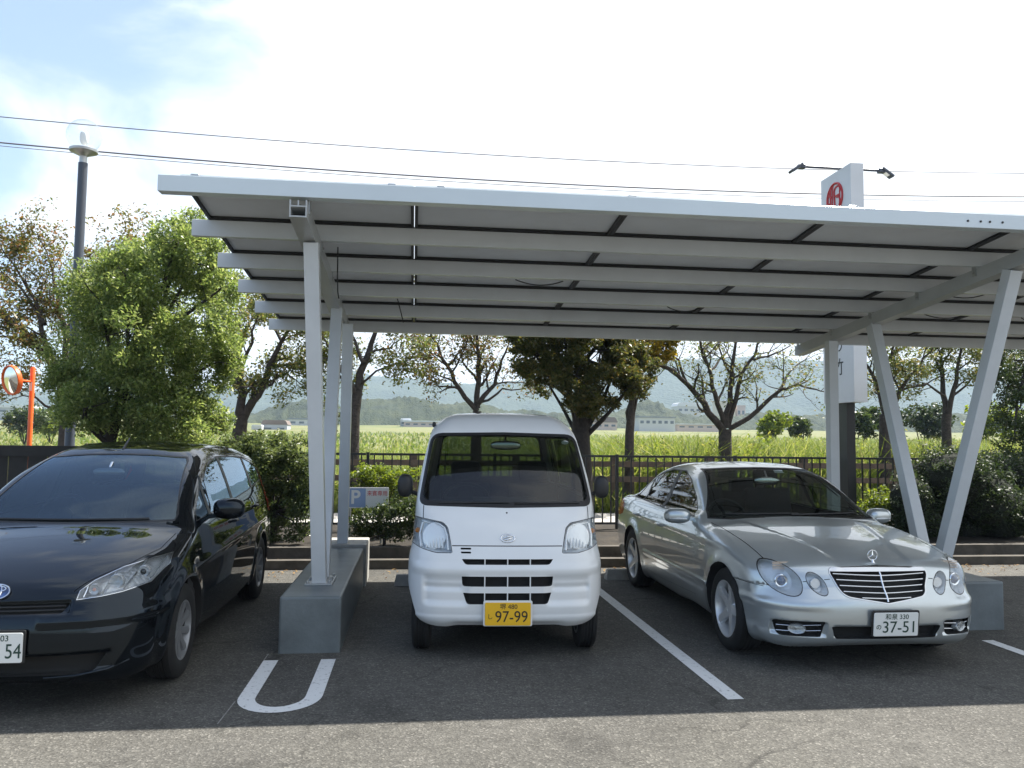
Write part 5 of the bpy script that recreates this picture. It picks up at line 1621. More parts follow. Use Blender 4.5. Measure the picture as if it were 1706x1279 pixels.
def blades(name, n, xr, yr, hfun, w, m, seed, lean=.5, dens=None):
    rg = np.random.default_rng(seed)
    u = rg.random(n) ** 1.6
    Y = yr[0] + (yr[1] - yr[0]) * u
    half = (Y - 0) * .78 + 2
    X = rg.uniform(-1, 1, n) * half + Y * .12
    h = hfun(X, Y) * rg.uniform(.6, 1.12, n)
    a = rg.uniform(0, 2 * math.pi, n); ln = rg.normal(0, lean, n)
    D = np.stack([np.cos(a) * ln, np.sin(a) * ln, np.ones(n)], 1)
    b = rg.uniform(0, 2 * math.pi, n); Sd = np.stack([np.cos(b), np.sin(b), np.zeros(n)], 1)
    ww = (w * rg.uniform(.6, 1.3, n) * (1 + Y / 40))[:, None]
    B = np.stack([X, Y, .08 + FIELD_RISE(np.maximum(Y - 15.7, 0))], 1); mid = B + D * h[:, None] * .55; d2 = D.copy(); d2[:, :2] *= 2.4; d2[:, 2] = .75
    tip = mid + d2 * h[:, None] * .45
    V = np.stack([B - Sd * ww * .5, B + Sd * ww * .5, mid + Sd * ww * .5, mid - Sd * ww * .5, tip], 1).reshape(-1, 3)
    i = np.arange(n)[:, None] * 5
    F = np.concatenate([i + np.array([[0, 1, 2, 3]]), i + np.array([[3, 2, 4, 4]])], 0)
    # quads + triangles written as two quads, the second one closed on its tip
    me_V = V; F4 = F[:n]; F3 = F[n:, :3]
    me = bpy.data.meshes.new(name)
    me.vertices.add(len(V)); me.vertices.foreach_set('co', V.astype(np.float32).ravel())
    me.loops.add(n * 7); me.loops.foreach_set('vertex_index', np.concatenate([F4.ravel(), F3.ravel()]).astype(np.int32))
    me.polygons.add(n * 2)
    me.polygons.foreach_set('loop_start', np.concatenate([np.arange(n) * 4, n * 4 + np.arange(n) * 3]).astype(np.int32))
    me.polygons.foreach_set('loop_total', np.concatenate([np.full(n, 4), np.full(n, 3)]).astype(np.int32))
    me.update(calc_edges=True)
    r = rg.random(n); at_ = me.attributes.new('rnd', 'FLOAT', 'FACE'); at_.data.foreach_set('value', np.concatenate([r, r]).astype(np.float32))
    return tag(link(name, me, m), kind='stuff')

def build_weeds():
    rg = np.random.default_rng(77); L = []
    for k in range(90):
        y = 17.4 + rg.random() ** 1.5 * 12; x = rg.uniform(-.45, .75) * y + 1
        t = sstep(-1.5, 5, x - y * .12); h = (.55 + .75 * t) * rg.uniform(.7, 1.25)
        L.append((x, y, .15 + h * .62, rg.uniform(.25, .6), .4, h * .55))
    P = lump_points(L, 34000, rg, .1); P = P[P[:, 2] > .1]
    tag(leaves_mesh('tall_weeds', P, .13, M['weed'], rg, kind='stuff', aspect=.3, droop=.2), 'rank yellow-green weeds mixed with the reeds behind the fence')

def build_field():
    def hf(X, Y):
        t = X - Y * .12
        return 1.05 + .72 * sstep(-1.5, 4.0, t) + .12 * np.sin(X * .9) * np.sin(Y * .5 + X * .3)
    tag(blades('reeds', 42000, None, (17.3, 42), hf, .028, M['reed'], 71), 'tall yellow-green reeds filling the field behind the fence')
    tag(blades('field_grass', 30000, None, (40, 170), lambda X, Y: .55 + .3 * np.sin(Y * .35 + np.sin(X * .05)), .05, M['reed'], 72), 'yellowing grass of the open field reaching to the wooded hill')
    def hb(X, Y): return .5 + .25 * np.sin(X * 2.1)
    tag(blades('bank_weeds', 9000, None, (15.9, 17.6), hb, .03, M['reed'], 73), 'low weeds along the brown rail beyond the pavement')
# ------------------------------------------------------------------ solar carport
SLOPE = .0876
def roof_z(y): return 3.335 - SLOPE * (y - 5.912)          # underside of the purlins
PY = [5.912 + .873 * k for k in range(6)]
def build_carport():
    root = empty('solar_carport', (2.5, 7.8, 0), 'white steel carport with a sloping roof of solar panels over the parked cars', 'carport')
    off = Vector((-2.5, -7.8, 0))
    def put(nm, bm, m, parent=root, bevel=.004, smooth=False, segs=2):
        bmesh.ops.translate(bm, vec=off, verts=bm.verts[:])
        return obj(nm, bm, m, parent, bevel=bevel, smooth=smooth, segs=segs)
    x0, x1 = -1.845, 10.9
    def sl(y, dz): return roof_z(y) + dz
    for k, y in enumerate(PY):
        bm = BM(); h = .142 if k == 0 else .135
        if k == 0:
            # front beam: hollow section with a lip, open at its ends
            prism(bm, [(y - .012, sl(y, .024)), (y + .092, sl(y, .026)), (y + .092, sl(y, .04)), (y + .05, sl(y, .04)), (y + .05, sl(y, h)), (y - .012, sl(y, h))], x0, x1, 'x')
        else:
            t = .006
            prism(bm, [(y, sl(y, 0)), (y + .055, sl(y, 0)), (y + .055, sl(y, .012)), (y + t, sl(y, .012)), (y + t, sl(y, h - .012)), (y + .055, sl(y, h - .012)), (y + .055, sl(y, h)), (y, sl(y, h))], x0 + .004 * k, x1, 'x')
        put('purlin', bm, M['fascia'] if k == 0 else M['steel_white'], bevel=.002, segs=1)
    # rafters: channels under the purlins, open upward
    for xc in (-.865, 5.19, 10.95):
        bm = BM(); ya, yb = 5.885, 10.46; w, h, t = .124, .132, .010
        for (xa, xb, za, zb) in ((xc - w/2, xc - w/2 + t, -h, -.003), (xc + w/2 - t, xc + w/2, -h, -.003), (xc - w/2 + t, xc + w/2 - t, -h + .002, -h + .012), (xc - w/2 + t, xc + w/2 - t, -.055, -.045), (xc - .005, xc + .005, -.045, -.006)):
            vs = [bm.verts.new((x, y, roof_z(y) + z)) for y in (ya, yb) for (x, z) in ((xa, za), (xb, za), (xb, zb), (xa, zb))]
            for i in range(4): bm.faces.new((vs[i], vs[(i+1) % 4], vs[4 + (i+1) % 4], vs[4 + i]))
            bm.faces.new(vs[3::-1]); bm.faces.new(vs[4:8])
        bmesh.ops.recalc_face_normals(bm, faces=bm.faces[:])
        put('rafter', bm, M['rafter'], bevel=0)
    # posts: one leaning forward, one leaning back, one upright, on a long plinth
    for xb, xt, dy, xr in ((-.756, -.835, 0, -.77), (4.98, 5.17, .34, 5.12), (10.7, 10.9, .5, 10.9)):
        for (ya, za, yb, dz) in ((6.93 + dy, .42, 6.44, -.135), (7.13 + dy, .42, 8.62, -.135), (9.27 + dy * .6, .42, 9.27 + dy * .6, -.135)):
            bm = BM(); zt = roof_z(yb) + dz + .0
            xb_ = xb if ya < 9 else xr; xt_ = xt if ya < 9 else xr
            bar(bm, (xb_, ya, za), (xt_, yb, zt), .115, .115, up=(0, 1, 0))
            put('post', bm, M['steel_white'], bevel=.006)
            bm = BM(); box(bm, xb_ - .11, xb_ + .11, ya - .10, ya + .10, .421, .436)
            for i in (-1, 1):
                for j in (-1, 1): lathe(bm, [(.001, .456), (.012, .456), (.012, .436), (.001, .436)], 6, 'z', Matrix.Translation((xb_ + i * .088, ya + j * .078, 0)))
            put('base_plate', bm, M['galv'], bevel=.002, segs=1)
        bm = BM(); c = xb
        box(bm, c - .232, c + .228, 6.37 + dy, 9.12 + dy * .6, -.05, .42); put('plinth', bm, M['plinth'], bevel=.018)
        bm = BM(); box(bm, c - .245, c + .255, 9.125 + dy * .6, 9.78 + dy * .3, -.05, .455); put('plinth_end_block', bm, M['concrete'], bevel=.015)
    # angle brackets and bolts where purlins sit on rafters
    for xc in (-.865, 5.19):
        for k, y in enumerate(PY):
            for sx in (-1, 1):
                bm = BM(); x = xc + sx * .066
                yb = y + .055 if k else y + .066
                box(bm, x - .003, x + .003, yb + .002, yb + .055, roof_z(y) - .075, roof_z(y) + .06)
                for zz in (-.05, .03): lathe(bm, [(.001, .012), (.009, .011), (.009, .002), (.001, .001)], 6, 'x', Matrix.Translation((x + sx * .003 - (0 if sx > 0 else .012), yb + .03, roof_z(y) + zz)))
                put('bracket', bm, M['galv'], bevel=0)
    # panels: dark frames round pale backsheets, laid on the purlins
    pitch = 1.682; jx = [-.035 + pitch * (i - 1) for i in range(8)]
    for i in range(7):
        xa, xb = jx[i] + .0025, jx[i + 1] - .0025
        for k in range(5):
            ya, yb = PY[k] + .045 if k == 0 else PY[k] + .012, PY[k + 1] + .006
            def q(y, z): return roof_z(y) + .150 + z
            bm = BM()
            # sheet
            V = [bm.verts.new((x - 2.5, y - 7.8, q(y, z))) for z in (.014, .022) for (x, y) in ((xa + .004, ya + .004), (xb - .004, ya + .004), (xb - .004, yb - .004), (xa + .004, yb - .004))]
            f0 = bm.faces.new((V[3], V[2], V[1], V[0])); f1 = bm.faces.new(V[4:8]); f1.material_index = 1
            for j in range(4): bm.faces.new((V[j], V[(j+1) % 4], V[4 + (j+1) % 4], V[4 + j]))
            pn = obj('solar_panel', bm, [M['backsheet'], M['cells']], root)
            bm = BM(); fw = .026
            for (a0, a1, b0, b1) in ((xa, xb, ya, ya + fw), (xa, xb, yb - fw, yb), (xa, xa + fw, ya + fw, yb - fw), (xb - fw, xb, ya + fw, yb - fw)):
                V = [bm.verts.new((x - 2.5, y - 7.8, q(y, z))) for z in (-.010, .012) for (x, y) in ((a0, b0), (a1, b0), (a1, b1), (a0, b1))]
                bm.faces.new(V[3::-1]); bm.faces.new(V[4:8])
                for j in range(4): bm.faces.new((V[j], V[(j+1) % 4], V[4 + (j+1) % 4], V[4 + j]))
            obj('panel_frame', bm, M['anodised'], pn)
            # junction box under the panel
            if k in (0, 2) or (i + k) % 3 == 0:
                bm = BM(); yc = ya + .14; xc = xb - .16
                box(bm, xc - .06, xc + .06, yc - .04, yc + .04, q(yc, -.02), q(yc, .012)); bmesh.ops.translate(bm, vec=off, verts=bm.verts[:])
                obj('junction_box', bm, M['cable'], pn, bevel=.006, segs=1)
    # black seal strips between purlin and panels
    for k in range(1, 6):
        y = PY[k]; bm = BM()
        prism(bm, [(y - .022, roof_z(y) + .138), (y + .02, roof_z(y) + .137), (y + .02, roof_z(y) + .1395), (y - .022, roof_z(y) + .1398)], x0 + .14, x1 - .1, 'x')
        put('seal_strip', bm, M['anodised'], bevel=0)
    # loose leads drooping under the panels
    def lead(pts, nm='lead'):
        bm = BM(); tube(bm, [Vector(p) for p in pts], .006, 6); put(nm, bm, M['cable'], bevel=0, smooth=60)
    def droop(xa, xb, y, d):
        z = roof_z(y) + .135
        lead([(xa + (xb - xa) * t, y, z - d * 4 * t * (1 - t)) for t in [j / 10 for j in range(11)]])
    for xa, xb in ((-.48, -.14), (1.22, 1.52), (2.62, 3.16), (4.35, 4.8)): droop(xa, xb, 6.10, .055)
    droop(1.0, 1.5, 8.2, .05); droop(2.9, 3.3, 9.1, .05); droop(5.6, 6.2, 8.1, .06); droop(6.0, 6.6, 9.0, .06); droop(7.4, 7.9, 9.1, .06)
    lead([(-.72, 7.35, roof_z(7.35) + .13), (-.715, 7.34, 3.03), (-.71, 7.34, 2.93), (-.70, 7.35, 2.87)])
    lead([(-.22, 9.1, roof_z(9.1) + .13), (-.17, 9.12, 3.0), (-.15, 9.12, 2.92)])
    # clamps on the front edge
    for x in (-1.60, -.20, .16, 1.62, 3.4, 5.0):
        bm = BM(); box(bm, x - .03, x + .03, 5.925, 5.99, roof_z(5.93) + .1425, roof_z(5.93) + .168); put('panel_clamp', bm, M['galv'], bevel=.004, segs=1)
    # bolt heads on the front beam near the second frame
    for x in (4.36, 4.47, 4.55, 4.66):
        bm = BM(); lathe(bm, [(.001, -.008), (.009, -.006), (.009, .0)], 8, 'y', Matrix.Translation((x, PY[0] - .012, roof_z(5.9) + .075))); put('bolt', bm, M['anodised'], bevel=0)

# ------------------------------------------------------------------ fences
def build_fences():
    Y = 12.95; z0, z1 = .27, 1.385
    xa = -4.72; n = 12; w = 2.0
    root = empty('railing_fence', (xa, Y, .19), 'black metal railing fence with thin upright bars behind the parked cars', 'fence')
    for i in range(n):
        bm = BM(); a = i * w + .03; b = (i + 1) * w - .03
        box(bm, a, b, -.022, .022, z1 - .035 - .19, z1 - .19); box(bm, a, b, -.016, .016, z0 - .19, z0 + .03 - .19)
        m = 14
        for j in range(m):
            x = a + (b - a) * (j + .5) / m
            box(bm, x - .010, x + .010, -.010, .010, z0 + .028 - .19, z1 - .034 - .19)
        obj('railing_panel', bm, M['rail_black'], root)
    for i in range(n + 1):
        bm = BM(); box(bm, i * w - .024, i * w + .024, -.024, .024, -.1, z1 - .19 + .012); obj('fence_post', bm, M['rail_black'], root)
    r2 = empty('board_fence', (-4.85, 12.9, .19), 'dark close-boarded fence with a thick top rail at the far left', 'fence')
    for i in range(3):
        bm = BM(); b = -i * 2.0 - .05; a = b - 1.9
        box(bm, a, b, -.05, .05, 1.10, 1.26)
        for j in range(7):
            x = a + 1.9 * (j + .5) / 7; box(bm, x - .128, x + .128, -.015, .015, .05, 1.10)
        obj('board_panel', bm, M['board_black'], r2)
    for i in range(4):
        bm = BM(); box(bm, -i * 2.0 - .048, -i * 2.0 + .048, -.06, .06, -.1, 1.30); obj('fence_post', bm, M['board_black'], r2)
    r3 = empty('brown_rail_fence', (-6, 16.0, .15), 'brown two-rail fence on posts along the far edge of the pavement', 'fence')
    for i in range(11):
        bm = BM(); box(bm, i * 2.0 - .07, i * 2.0 + .07, -.07, .07, -.2, 1.16); obj('fence_post', bm, M['wood_rail'], r3, bevel=.01)
    for z in (1.0, .70):
        bm = BM(); box(bm, -.6, 20.6, -.115, -.075, z - .055, z + .055); obj('rail', bm, M['wood_rail'], r3, bevel=.01)

# ------------------------------------------------------------------ signs, lamps, mirror, cables
def build_street_things():
    # parking sign
    Y = 11.25; a = at(572, 812, Y); c = at(647, 846, Y)
    cx = (a.x + c.x) / 2; w = c.x - a.x; zt, zb = at(647, 812, Y).z, c.z; h = zt - zb
    root = empty('parking_sign', (cx, Y, .19), 'low white parking sign with a blue P panel and red lettering in the shrubs', 'sign')
    bm = BM(); zc = (zt + zb) / 2 - .19; box(bm, -w/2, w/2, -.012, .012, zc - h/2, zc + h/2); bd = obj('sign_board', bm, M['sign_white'], root, bevel=.004, segs=1)
    for s in (-.35, .35):
        bm = BM(); lathe(bm, [(.018, -.2), (.018, zc + h/2 - .02)], 10, 'z', Matrix.Translation((s * w, .032, 0))); obj('sign_post', bm, M['galv'], root, smooth=60)
    bm = BM(); box(bm, -w/2 + .012, -w/2 + w * .495, -.0155, -.0125, zc - h/2 + .012, zc + h/2 - .012); obj('blue_panel', bm, M['sign_blue'], bd)
    T = lambda x, z: Matrix.Translation((x, -.0165, z)) @ FRONT
    text_mesh('letter', 'P', h * .92, M['sign_white'], bd, T(-w/2 + w * .27, zc), .001, offset=.006)
    text_mesh('red_lettering', '来賓専用', h * .28, M['sign_red'], bd, Matrix.Translation((w * .25, -.0135, zc + h * .20)) @ FRONT, .001, w * .44)
    # globe lamp
    Y = 13.0; p = at(140, 240, Y); x, zg = p.x, p.z
    root = empty('globe_street_lamp', (x, Y, .19), 'slate grey lamp post with a clear glass globe rising behind the evergreen', 'street lamp')
    top = zg - .19
    bm = BM(); lathe(bm, [(.085, -.2), (.085, .5), (.072, .55), (.068, top - .30)], 24, 'z', caps=False); obj('lamp_pole', bm, M['lamp_post'], root, smooth=50)
    bm = BM(); lathe(bm, [(.055, top - .30), (.055, top - .20), (.06, top - .19), (.20, top - .125), (.205, top - .09), (.19, top - .085), (.001, top - .08)], 28, 'z'); obj('lamp_collar', bm, M['galv'], root, smooth=40)
    bm = BM(); bmesh.ops.create_uvsphere(bm, u_segments=40, v_segments=24, radius=.255); bmesh.ops.translate(bm, vec=(0, 0, top + .13), verts=bm.verts[:])
    gl = obj('lamp_globe', bm, M['globe'], root, smooth=True)
    bm = BM(); blob(bm, (0, 0, top + .10), (.06, .06, .11)); obj('lamp_bulb', bm, M['opal'], gl, smooth=60)
    # orange traffic mirror
    Y = 13.6; b = at(46, 800, Y); tp = at(55, 611, Y)
    root = empty('traffic_mirror', (b.x, Y, .19), 'round convex traffic mirror with orange rim on an orange pole at the left edge', 'mirror')
    H_ = tp.z - .19
    bm = BM(); tube(bm, [(0, 0, -.2), (tp.x - b.x, 0, H_ - .02), (tp.x - b.x, 0, H_)], [.036, .036, .026], 16); obj('mirror_pole', bm, M['orange'], root, smooth=50)
    bm = BM(); lathe(bm, [(.038, H_ - .38), (.038, H_ - .24)], 16, 'z', Matrix.Translation((tp.x - b.x - .004, 0, 0)), caps=False); obj('reflective_band', bm, M['silver_band'], root, smooth=60)
    mc = at(19, 633, Y - .35)
    T4 = Matrix.Translation((mc.x - b.x, -.35, mc.z - .19)) @ Matrix.Rotation(R(-36), 4, 'Z') @ Matrix.Rotation(R(9), 4, 'X')
    r = .225
    bm = BM(); lathe(bm, [(r * .90, -.012), (r * .97, -.03), (r * 1.02, -.022), (r * 1.03, .02), (r * .98, .045), (.001, .06)], 40, 'y', T4, caps=False); rim = obj('mirror_rim', bm, M['orange'], root, smooth=40)
    bm = BM(); lathe(bm, [(.001, -.045), (r * .3, -.041), (r * .6, -.030), (r * .9, -.010)], 40, 'y', T4, caps=False); obj('mirror_glass', bm, M['mirror_convex'], rim, smooth=60)
    bm = BM(); tube(bm, [T4 @ Vector((0, .06, 0)), Vector((tp.x - b.x, 0, mc.z - .19))], .018, 8); obj('mirror_bracket', bm, M['orange'], root, smooth=50)
    # pylon sign
    Y0, Y1 = 12.0, 12.95; n = at(1419, 400, Y0); xl = n.x; xr = at(1440.5, 400, Y0).x; zt = at(1419, 271, Y0).z; zb = at(1419, 669, Y0).z
    root = empty('pylon_sign', (xl, (Y0 + Y1) / 2, .19), 'tall white box sign with a red emblem on a black pole and lamps on top', 'sign')
    D = (Y1 - Y0) / 2; W_ = xr - xl
    bm = BM(); box(bm, 0, W_, -D, D, zb - .19, zt - .19); bx = obj('sign_box', bm, M['sign_white'], root, bevel=.02, segs=2)
    bm = BM(); box(bm, W_ * .2, W_ * .85, -.16, .16, -.3, zb - .19 - .002)
    po = obj('sign_pole', bm, M['rail_black'], root, bevel=.008)
    LEFT = Matrix(((0, 0, -1, 0), (-1, 0, 0, 0), (0, 1, 0, 0), (0, 0, 0, 1)))          # lettering facing -X
    cz = at(1395, 326, 12.35).z - .19
    bm = BM(); rr = .245
    TT = Matrix.Translation((-.004, .02, cz))
    def arc(cx, cy, a, bb, t0, t1, rad, nseg=20):
        tube(bm, [TT @ Vector((0, -(cx + a * math.cos(R(t))), cy + bb * math.sin(R(t)))) for t in np.linspace(t0, t1, nseg)], rad, 6)
    def ln(p, q, rad): tube(bm, [TT @ Vector((0, -p[0], p[1])), TT @ Vector((0, -q[0], q[1]))], rad, 6)
    arc(0, 0, rr, rr * 1.02, 0, 360, .020, 48)
    arc(0, 0, rr * .88, rr * .90, 100, 262, .012)
    # strokes inside the ring: a tall bar with side strokes at left, a rounded figure at right
    K = rr / .40
    _arc, _ln = arc, ln
    arc = lambda cx, cy, a, bb, t0, t1, rad: _arc(cx * K, cy * K, a * K, bb * K, t0, t1, rad * K)
    ln = lambda p, q, rad: _ln((p[0] * K, p[1] * K), (q[0] * K, q[1] * K), rad * K)
    ln((-.20, .32), (-.22, -.34), .034); ln((-.10, .36), (-.12, -.36), .022); ln((-.29, .12), (-.20, .16), .024); ln((-.30, -.10), (-.20, -.05), .024); ln((-.20, .05), (-.12, .10), .02); ln((-.20, -.2), (-.12, -.14), .02)
    arc(.13, .17, .15, .13, -30, 200, .026); ln((-.02, .12), (.02, -.32), .026); ln((.02, .05), (.26, .05), .026); arc(.14, -.14, .14, .15, -160, 100, .030); ln((.27, .2), (.25, -.2), .022)
    obj('emblem', bm, M['sign_red'], bx, smooth=60)
    zc = at(1400, 612, 12.3).z - .19
    text_mesh('sign_lettering', '竹', .30, M['ink'], bx, Matrix.Translation((-.003, -.02, zc)) @ LEFT, .002)
    text_mesh('sign_lettering', 'の', .26, M['ink'], bx, Matrix.Translation((-.003, -.02, zc + .36)) @ LEFT, .002)
    # lamp bar across the top
    pl, pr = at(1336, 271, 12.45), at(1470, 281, 12.45); xm = xl + W_ / 2
    zl = zt - .19 + .07
    bm = BM(); tube(bm, [(pl.x - xl, 0, zl), (pr.x - xl, 0, zl)], .022, 8); bar(bm, (W_ / 2, 0, zt - .19 - .01), (W_ / 2, 0, zl), .05, .05); ab = obj('lamp_bar', bm, M['lamp_post'], root, smooth=50)
    for x, s in ((pl.x - xl, -1), (pr.x - xl, 1)):
        bm = BM()
        T4 = Matrix.Translation((x + s * .09, 0, zl - .035)) @ Matrix.Rotation(s * R(34), 4, 'Y')
        box(bm, -.12, .12, -.07, .07, -.022, .022, T4)
        box(bm, -.06, .06, -.05, .05, -.04, .03, Matrix.Translation((x, 0, zl)))
        hd = obj('lamp_head', bm, M['lamp_post'], ab, bevel=.008, segs=1)
        bm = BM(); box(bm, -.05, .05, -.05, .05, -.027, -.023, T4); obj('lamp_glass', bm, M['opal'], hd)
    # overhead cables
    for (x0, y0, x1, y1, Yc, r, lb) in ((0, 208, 1320, 273, 19, .011, 'uppermost thin overhead cable crossing the sky behind the lamp globe'),
                                        (0, 252, 1700, 331, 18, .017, 'thick middle overhead cable crossing the sky above the carport roof'),
                                        (0, 257, 1700, 339, 18.5, .008, 'thin overhead cable running just below the thick one')):
        s = (y1 - y0) / (x1 - x0)
        A, B = at(-260, y0 - 260 * s + 4, Yc), at(2100, y0 + 2100 * s, Yc)
        bm = BM(); c0 = A.lerp(B, .5)
        tube(bm, [A.lerp(B, t) - c0 + Vector((0, 0, -.55 * 4 * t * (1 - t) + .42)) for t in [k / 30 for k in range(31)]], r, 6)
        tag(obj('power_cable', bm, M['wire'], None, c0, smooth=60), lb, 'cable', 'overhead cables')
    # wheel stops
    def stop(x, y, lb):
        bm = BM(); w, d, h = .60, .145, .115
        vs = [bm.verts.new(p) for p in ((-w/2, -d/2, -.02), (w/2, -d/2, -.02), (w/2, d/2, -.02), (-w/2, d/2, -.02), (-w/2 + .03, -d/2 + .035, h), (w/2 - .03, -d/2 + .035, h), (w/2 - .03, d/2 - .035, h), (-w/2 + .03, d/2 - .035, h))]
        bm.faces.new(vs[3::-1]); bm.faces.new(vs[4:8])
        for i in range(4): bm.faces.new((vs[i], vs[(i+1) % 4], vs[4 + (i+1) % 4], vs[4 + i]))
        for gx in np.linspace(-.24, .24, 9): box(bm, gx - .004, gx + .004, -.05, .05, h + .0005, h + .004)
        tag(obj('wheel_stop', bm, M['concrete'], None, (x, y, 0), bevel=.012, segs=2), lb, 'wheel stop', 'concrete wheel stops')
    stop(.10, 9.2, 'concrete wheel stop behind the left rear of the white van')
    stop(1.72, 9.2, 'concrete wheel stop between the white van and the silver saloon')
    stop(2.55, 9.45, 'concrete wheel stop under the tail of the silver saloon')
    stop(5.75, 9.55, 'sunlit ridged concrete wheel stop right of the silver saloon')

# ------------------------------------------------------------------ far things
def house(label, px, pbase, Y, w, d, h, roof, wall_m, roof_m, cat='building', n_win=3, roof_h=None, rz=0, name='distant_house'):
    p = at(px, pbase, Y)
    root = empty(name, (p.x, Y, p.z - .5), label, cat, 'buildings far across the field', rz)
    h += .5
    bm = BM(); box(bm, -w/2, w/2, -d/2, d/2, -4, h); wl = obj('wall', bm, wall_m, root)
    bm = BM(); o = w * .03; rh = roof_h or w * .18
    if roof == 'gable': prism(bm, [(-w/2 - o, h + .01), (w/2 + o, h + .01), (w/2 - w*.05, h + rh * .85), (w/2 - w * .12, h + rh), (-w/2 + w * .12, h + rh), (-w/2 + w * .05, h + rh * .85)], -d/2 - o, d/2 + o, 'y')
    else: box(bm, -w/2 - o, w/2 + o, -d/2 - o, d/2 + o, h + .01, h + rh)
    obj('roof', bm, roof_m, root)
    for i in range(n_win):
        x = -w/2 + w * (i + .5) / n_win; ww = w / n_win * .28
        bm = BM(); box(bm, x - ww, x + ww, -d/2 - .06, -d/2 - .01, h * .45, h * .72); obj('window', bm, M['far_window'], root)
    return root

def ridge_mesh(name, pts, Y, depth, m, amp, rough, nx=220, ny=26, seed=1, foot=0.0, jit=1.0):
    """a hill range whose skyline passes through photograph points pts [(x, y)...] at depth Y"""
    rg = np.random.default_rng(seed)
    P = [at(x, y, Y) for x, y in pts]
    xs = [p.x for p in P]; cr = pchip(xs, [p.z for p in P])
    X, T = np.meshgrid(np.linspace(xs[0], xs[-1], nx + 1), np.linspace(-1, 1, ny + 1), indexing='ij')
    C = cr(X)
    prof = np.clip(1 - np.abs(T) ** 1.5, 0, 1)
    Z = foot + (C - foot) * prof
    nz = np.zeros_like(Z)
    for o in range(6):
        k = 2 ** o / (xs[-1] - xs[0]) * rough; a = amp / 1.7 ** o
        nz += a * np.sin(X * k * 6.28 + rg.uniform(0, 6.28) + 2 * np.sin(T * 3 * (o + 1))) * np.cos(T * 2.2 * (o + 1) + rg.uniform(0, 6.28))
    nz += rg.normal(0, amp * .22 * jit, Z.shape)
    Z = Z + nz * np.clip(prof * 3, 0, 1)
    V = np.stack([X, Y + T * depth + rg.normal(0, depth / ny * .25, X.shape), Z], -1).reshape(-1, 3)
    i, j = np.meshgrid(np.arange(nx), np.arange(ny), indexing='ij'); a = (i * (ny + 1) + j).ravel()
    F = np.stack([a, a + ny + 1, a + ny + 2, a + 1], 1)
    return tag(from_np(name, V, F, m, smooth=True), kind='structure')

def build_far():
    M['wood'] = ground_mix('wooded_slope', [(.010, .018, .009), (.02, .032, .014), (.038, .05, .02), (.06, .066, .028)], .12, 1.5)
    M['mount'] = ground_mix('mountain_forest', [(.02, .032, .016), (.035, .05, .022), (.05, .065, .03)], .02, 6)
    M['far_window'] = mat('far_window', (.10, .12, .14), .2)
    wa = mat('far_wall_white', (.50, .51, .51), .8); wb = mat('far_wall_grey', (.40, .42, .46), .8); wc = mat('far_wall_cream', (.62, .56, .44), .8); wd = mat('far_wall_pink', (.52, .42, .38), .8)
    ra = mat('far_roof_brown', (.16, .12, .10), .8); rb = mat('far_roof_grey', (.20, .22, .25), .7); rw = mat('far_roof_white', (.58, .60, .62), .6)
    # wooded hill across the field, and the blue range behind it
    ridge_mesh('wooded_hill', [(150, 708), (300, 690), (400, 688), (470, 676), (520, 668), (565, 680), (600, 668), (640, 662), (680, 664), (720, 672), (780, 672), (850, 682), (930, 690), (1010, 690), (1050, 676), (1085, 670), (1112, 684), (1180, 696), (1260, 690), (1330, 694), (1450, 688), (1600, 690), (1900, 684)], 360, 50, M['wood'], 1.6, 9, 420, 22, 3, .5, 1.1)
    ridge_mesh('wooded_hill', [(-400, 684), (-200, 688), (0, 680), (60, 684), (120, 692), (200, 704)], 420, 45, M['wood'], 1.8, 5, 160, 20, 4, .5)
    ridge_mesh('mountain', [(-700, 640), (-300, 632), (0, 646), (200, 660), (340, 655), (430, 640), (500, 634), (560, 622), (590, 617), (640, 628), (700, 632), (760, 640), (850, 636), (960, 622), (1060, 606), (1150, 598), (1250, 596), (1340, 602), (1450, 606), (1560, 612), (1700, 618), (2100, 612), (2600, 622)], 1500, 420, M['mount'], 7, 7, 320, 40, 5, 0)
    house('low house with brown hipped roof and pale grey wall across the field', 460, 722, 210, 6.2, 6, 2.2, 'gable', wb, ra, n_win=2)
    house('small white shed left of the brown-roofed house', 429, 722, 205, 2.4, 3, 1.7, 'gable', wa, rw, n_win=1, name='distant_shed')
    house('white low building seen between the carport posts', 505, 709, 300, 9, 8, 2.2, 'flat', wa, rb, roof_h=.5)
    house('long low shed with a pale roof just left of the van roof', 705, 710, 300, 14, 8, 1.5, 'flat', wd, rw, roof_h=.5, n_win=5, name='distant_shed')
    house('small white-roofed house left of the long pale shed', 676, 709, 305, 4, 5, 2.0, 'gable', wa, rw, n_win=2)
    house('long white two-storey building right of the zelkova', 1088, 711, 260, 12, 9, 2.9, 'flat', wa, rb, roof_h=.4, n_win=6)
    house('pinkish low block in front of the bare cherry tree', 1160, 714, 270, 16, 8, 1.3, 'flat', wd, rw, roof_h=.3, n_win=5)
    house('broad white-roofed hall far behind the bare cherry tree', 1143, 690, 420, 13, 10, 4.0, 'gable', wa, rw, roof_h=2.0, n_win=4)
    house('cream tower-like building glimpsed through the bare cherry branches', 1206, 700, 400, 9, 8, 8.5, 'flat', wc, wc, roof_h=1.0, n_win=3)
    house('pink building right of the cream tower', 1231, 700, 400, 4.5, 6, 7, 'flat', wd, wd, roof_h=.6, n_win=2)
    house('pinkish house left of the zelkova trunk top', 1000, 714, 280, 10, 8, 2.2, 'gable', wd, ra, n_win=4)
    house('pale roofed building far left behind the traffic mirror', 22, 690, 330, 16, 8, 2.4, 'flat', wb, rw, roof_h=.9, n_win=4)

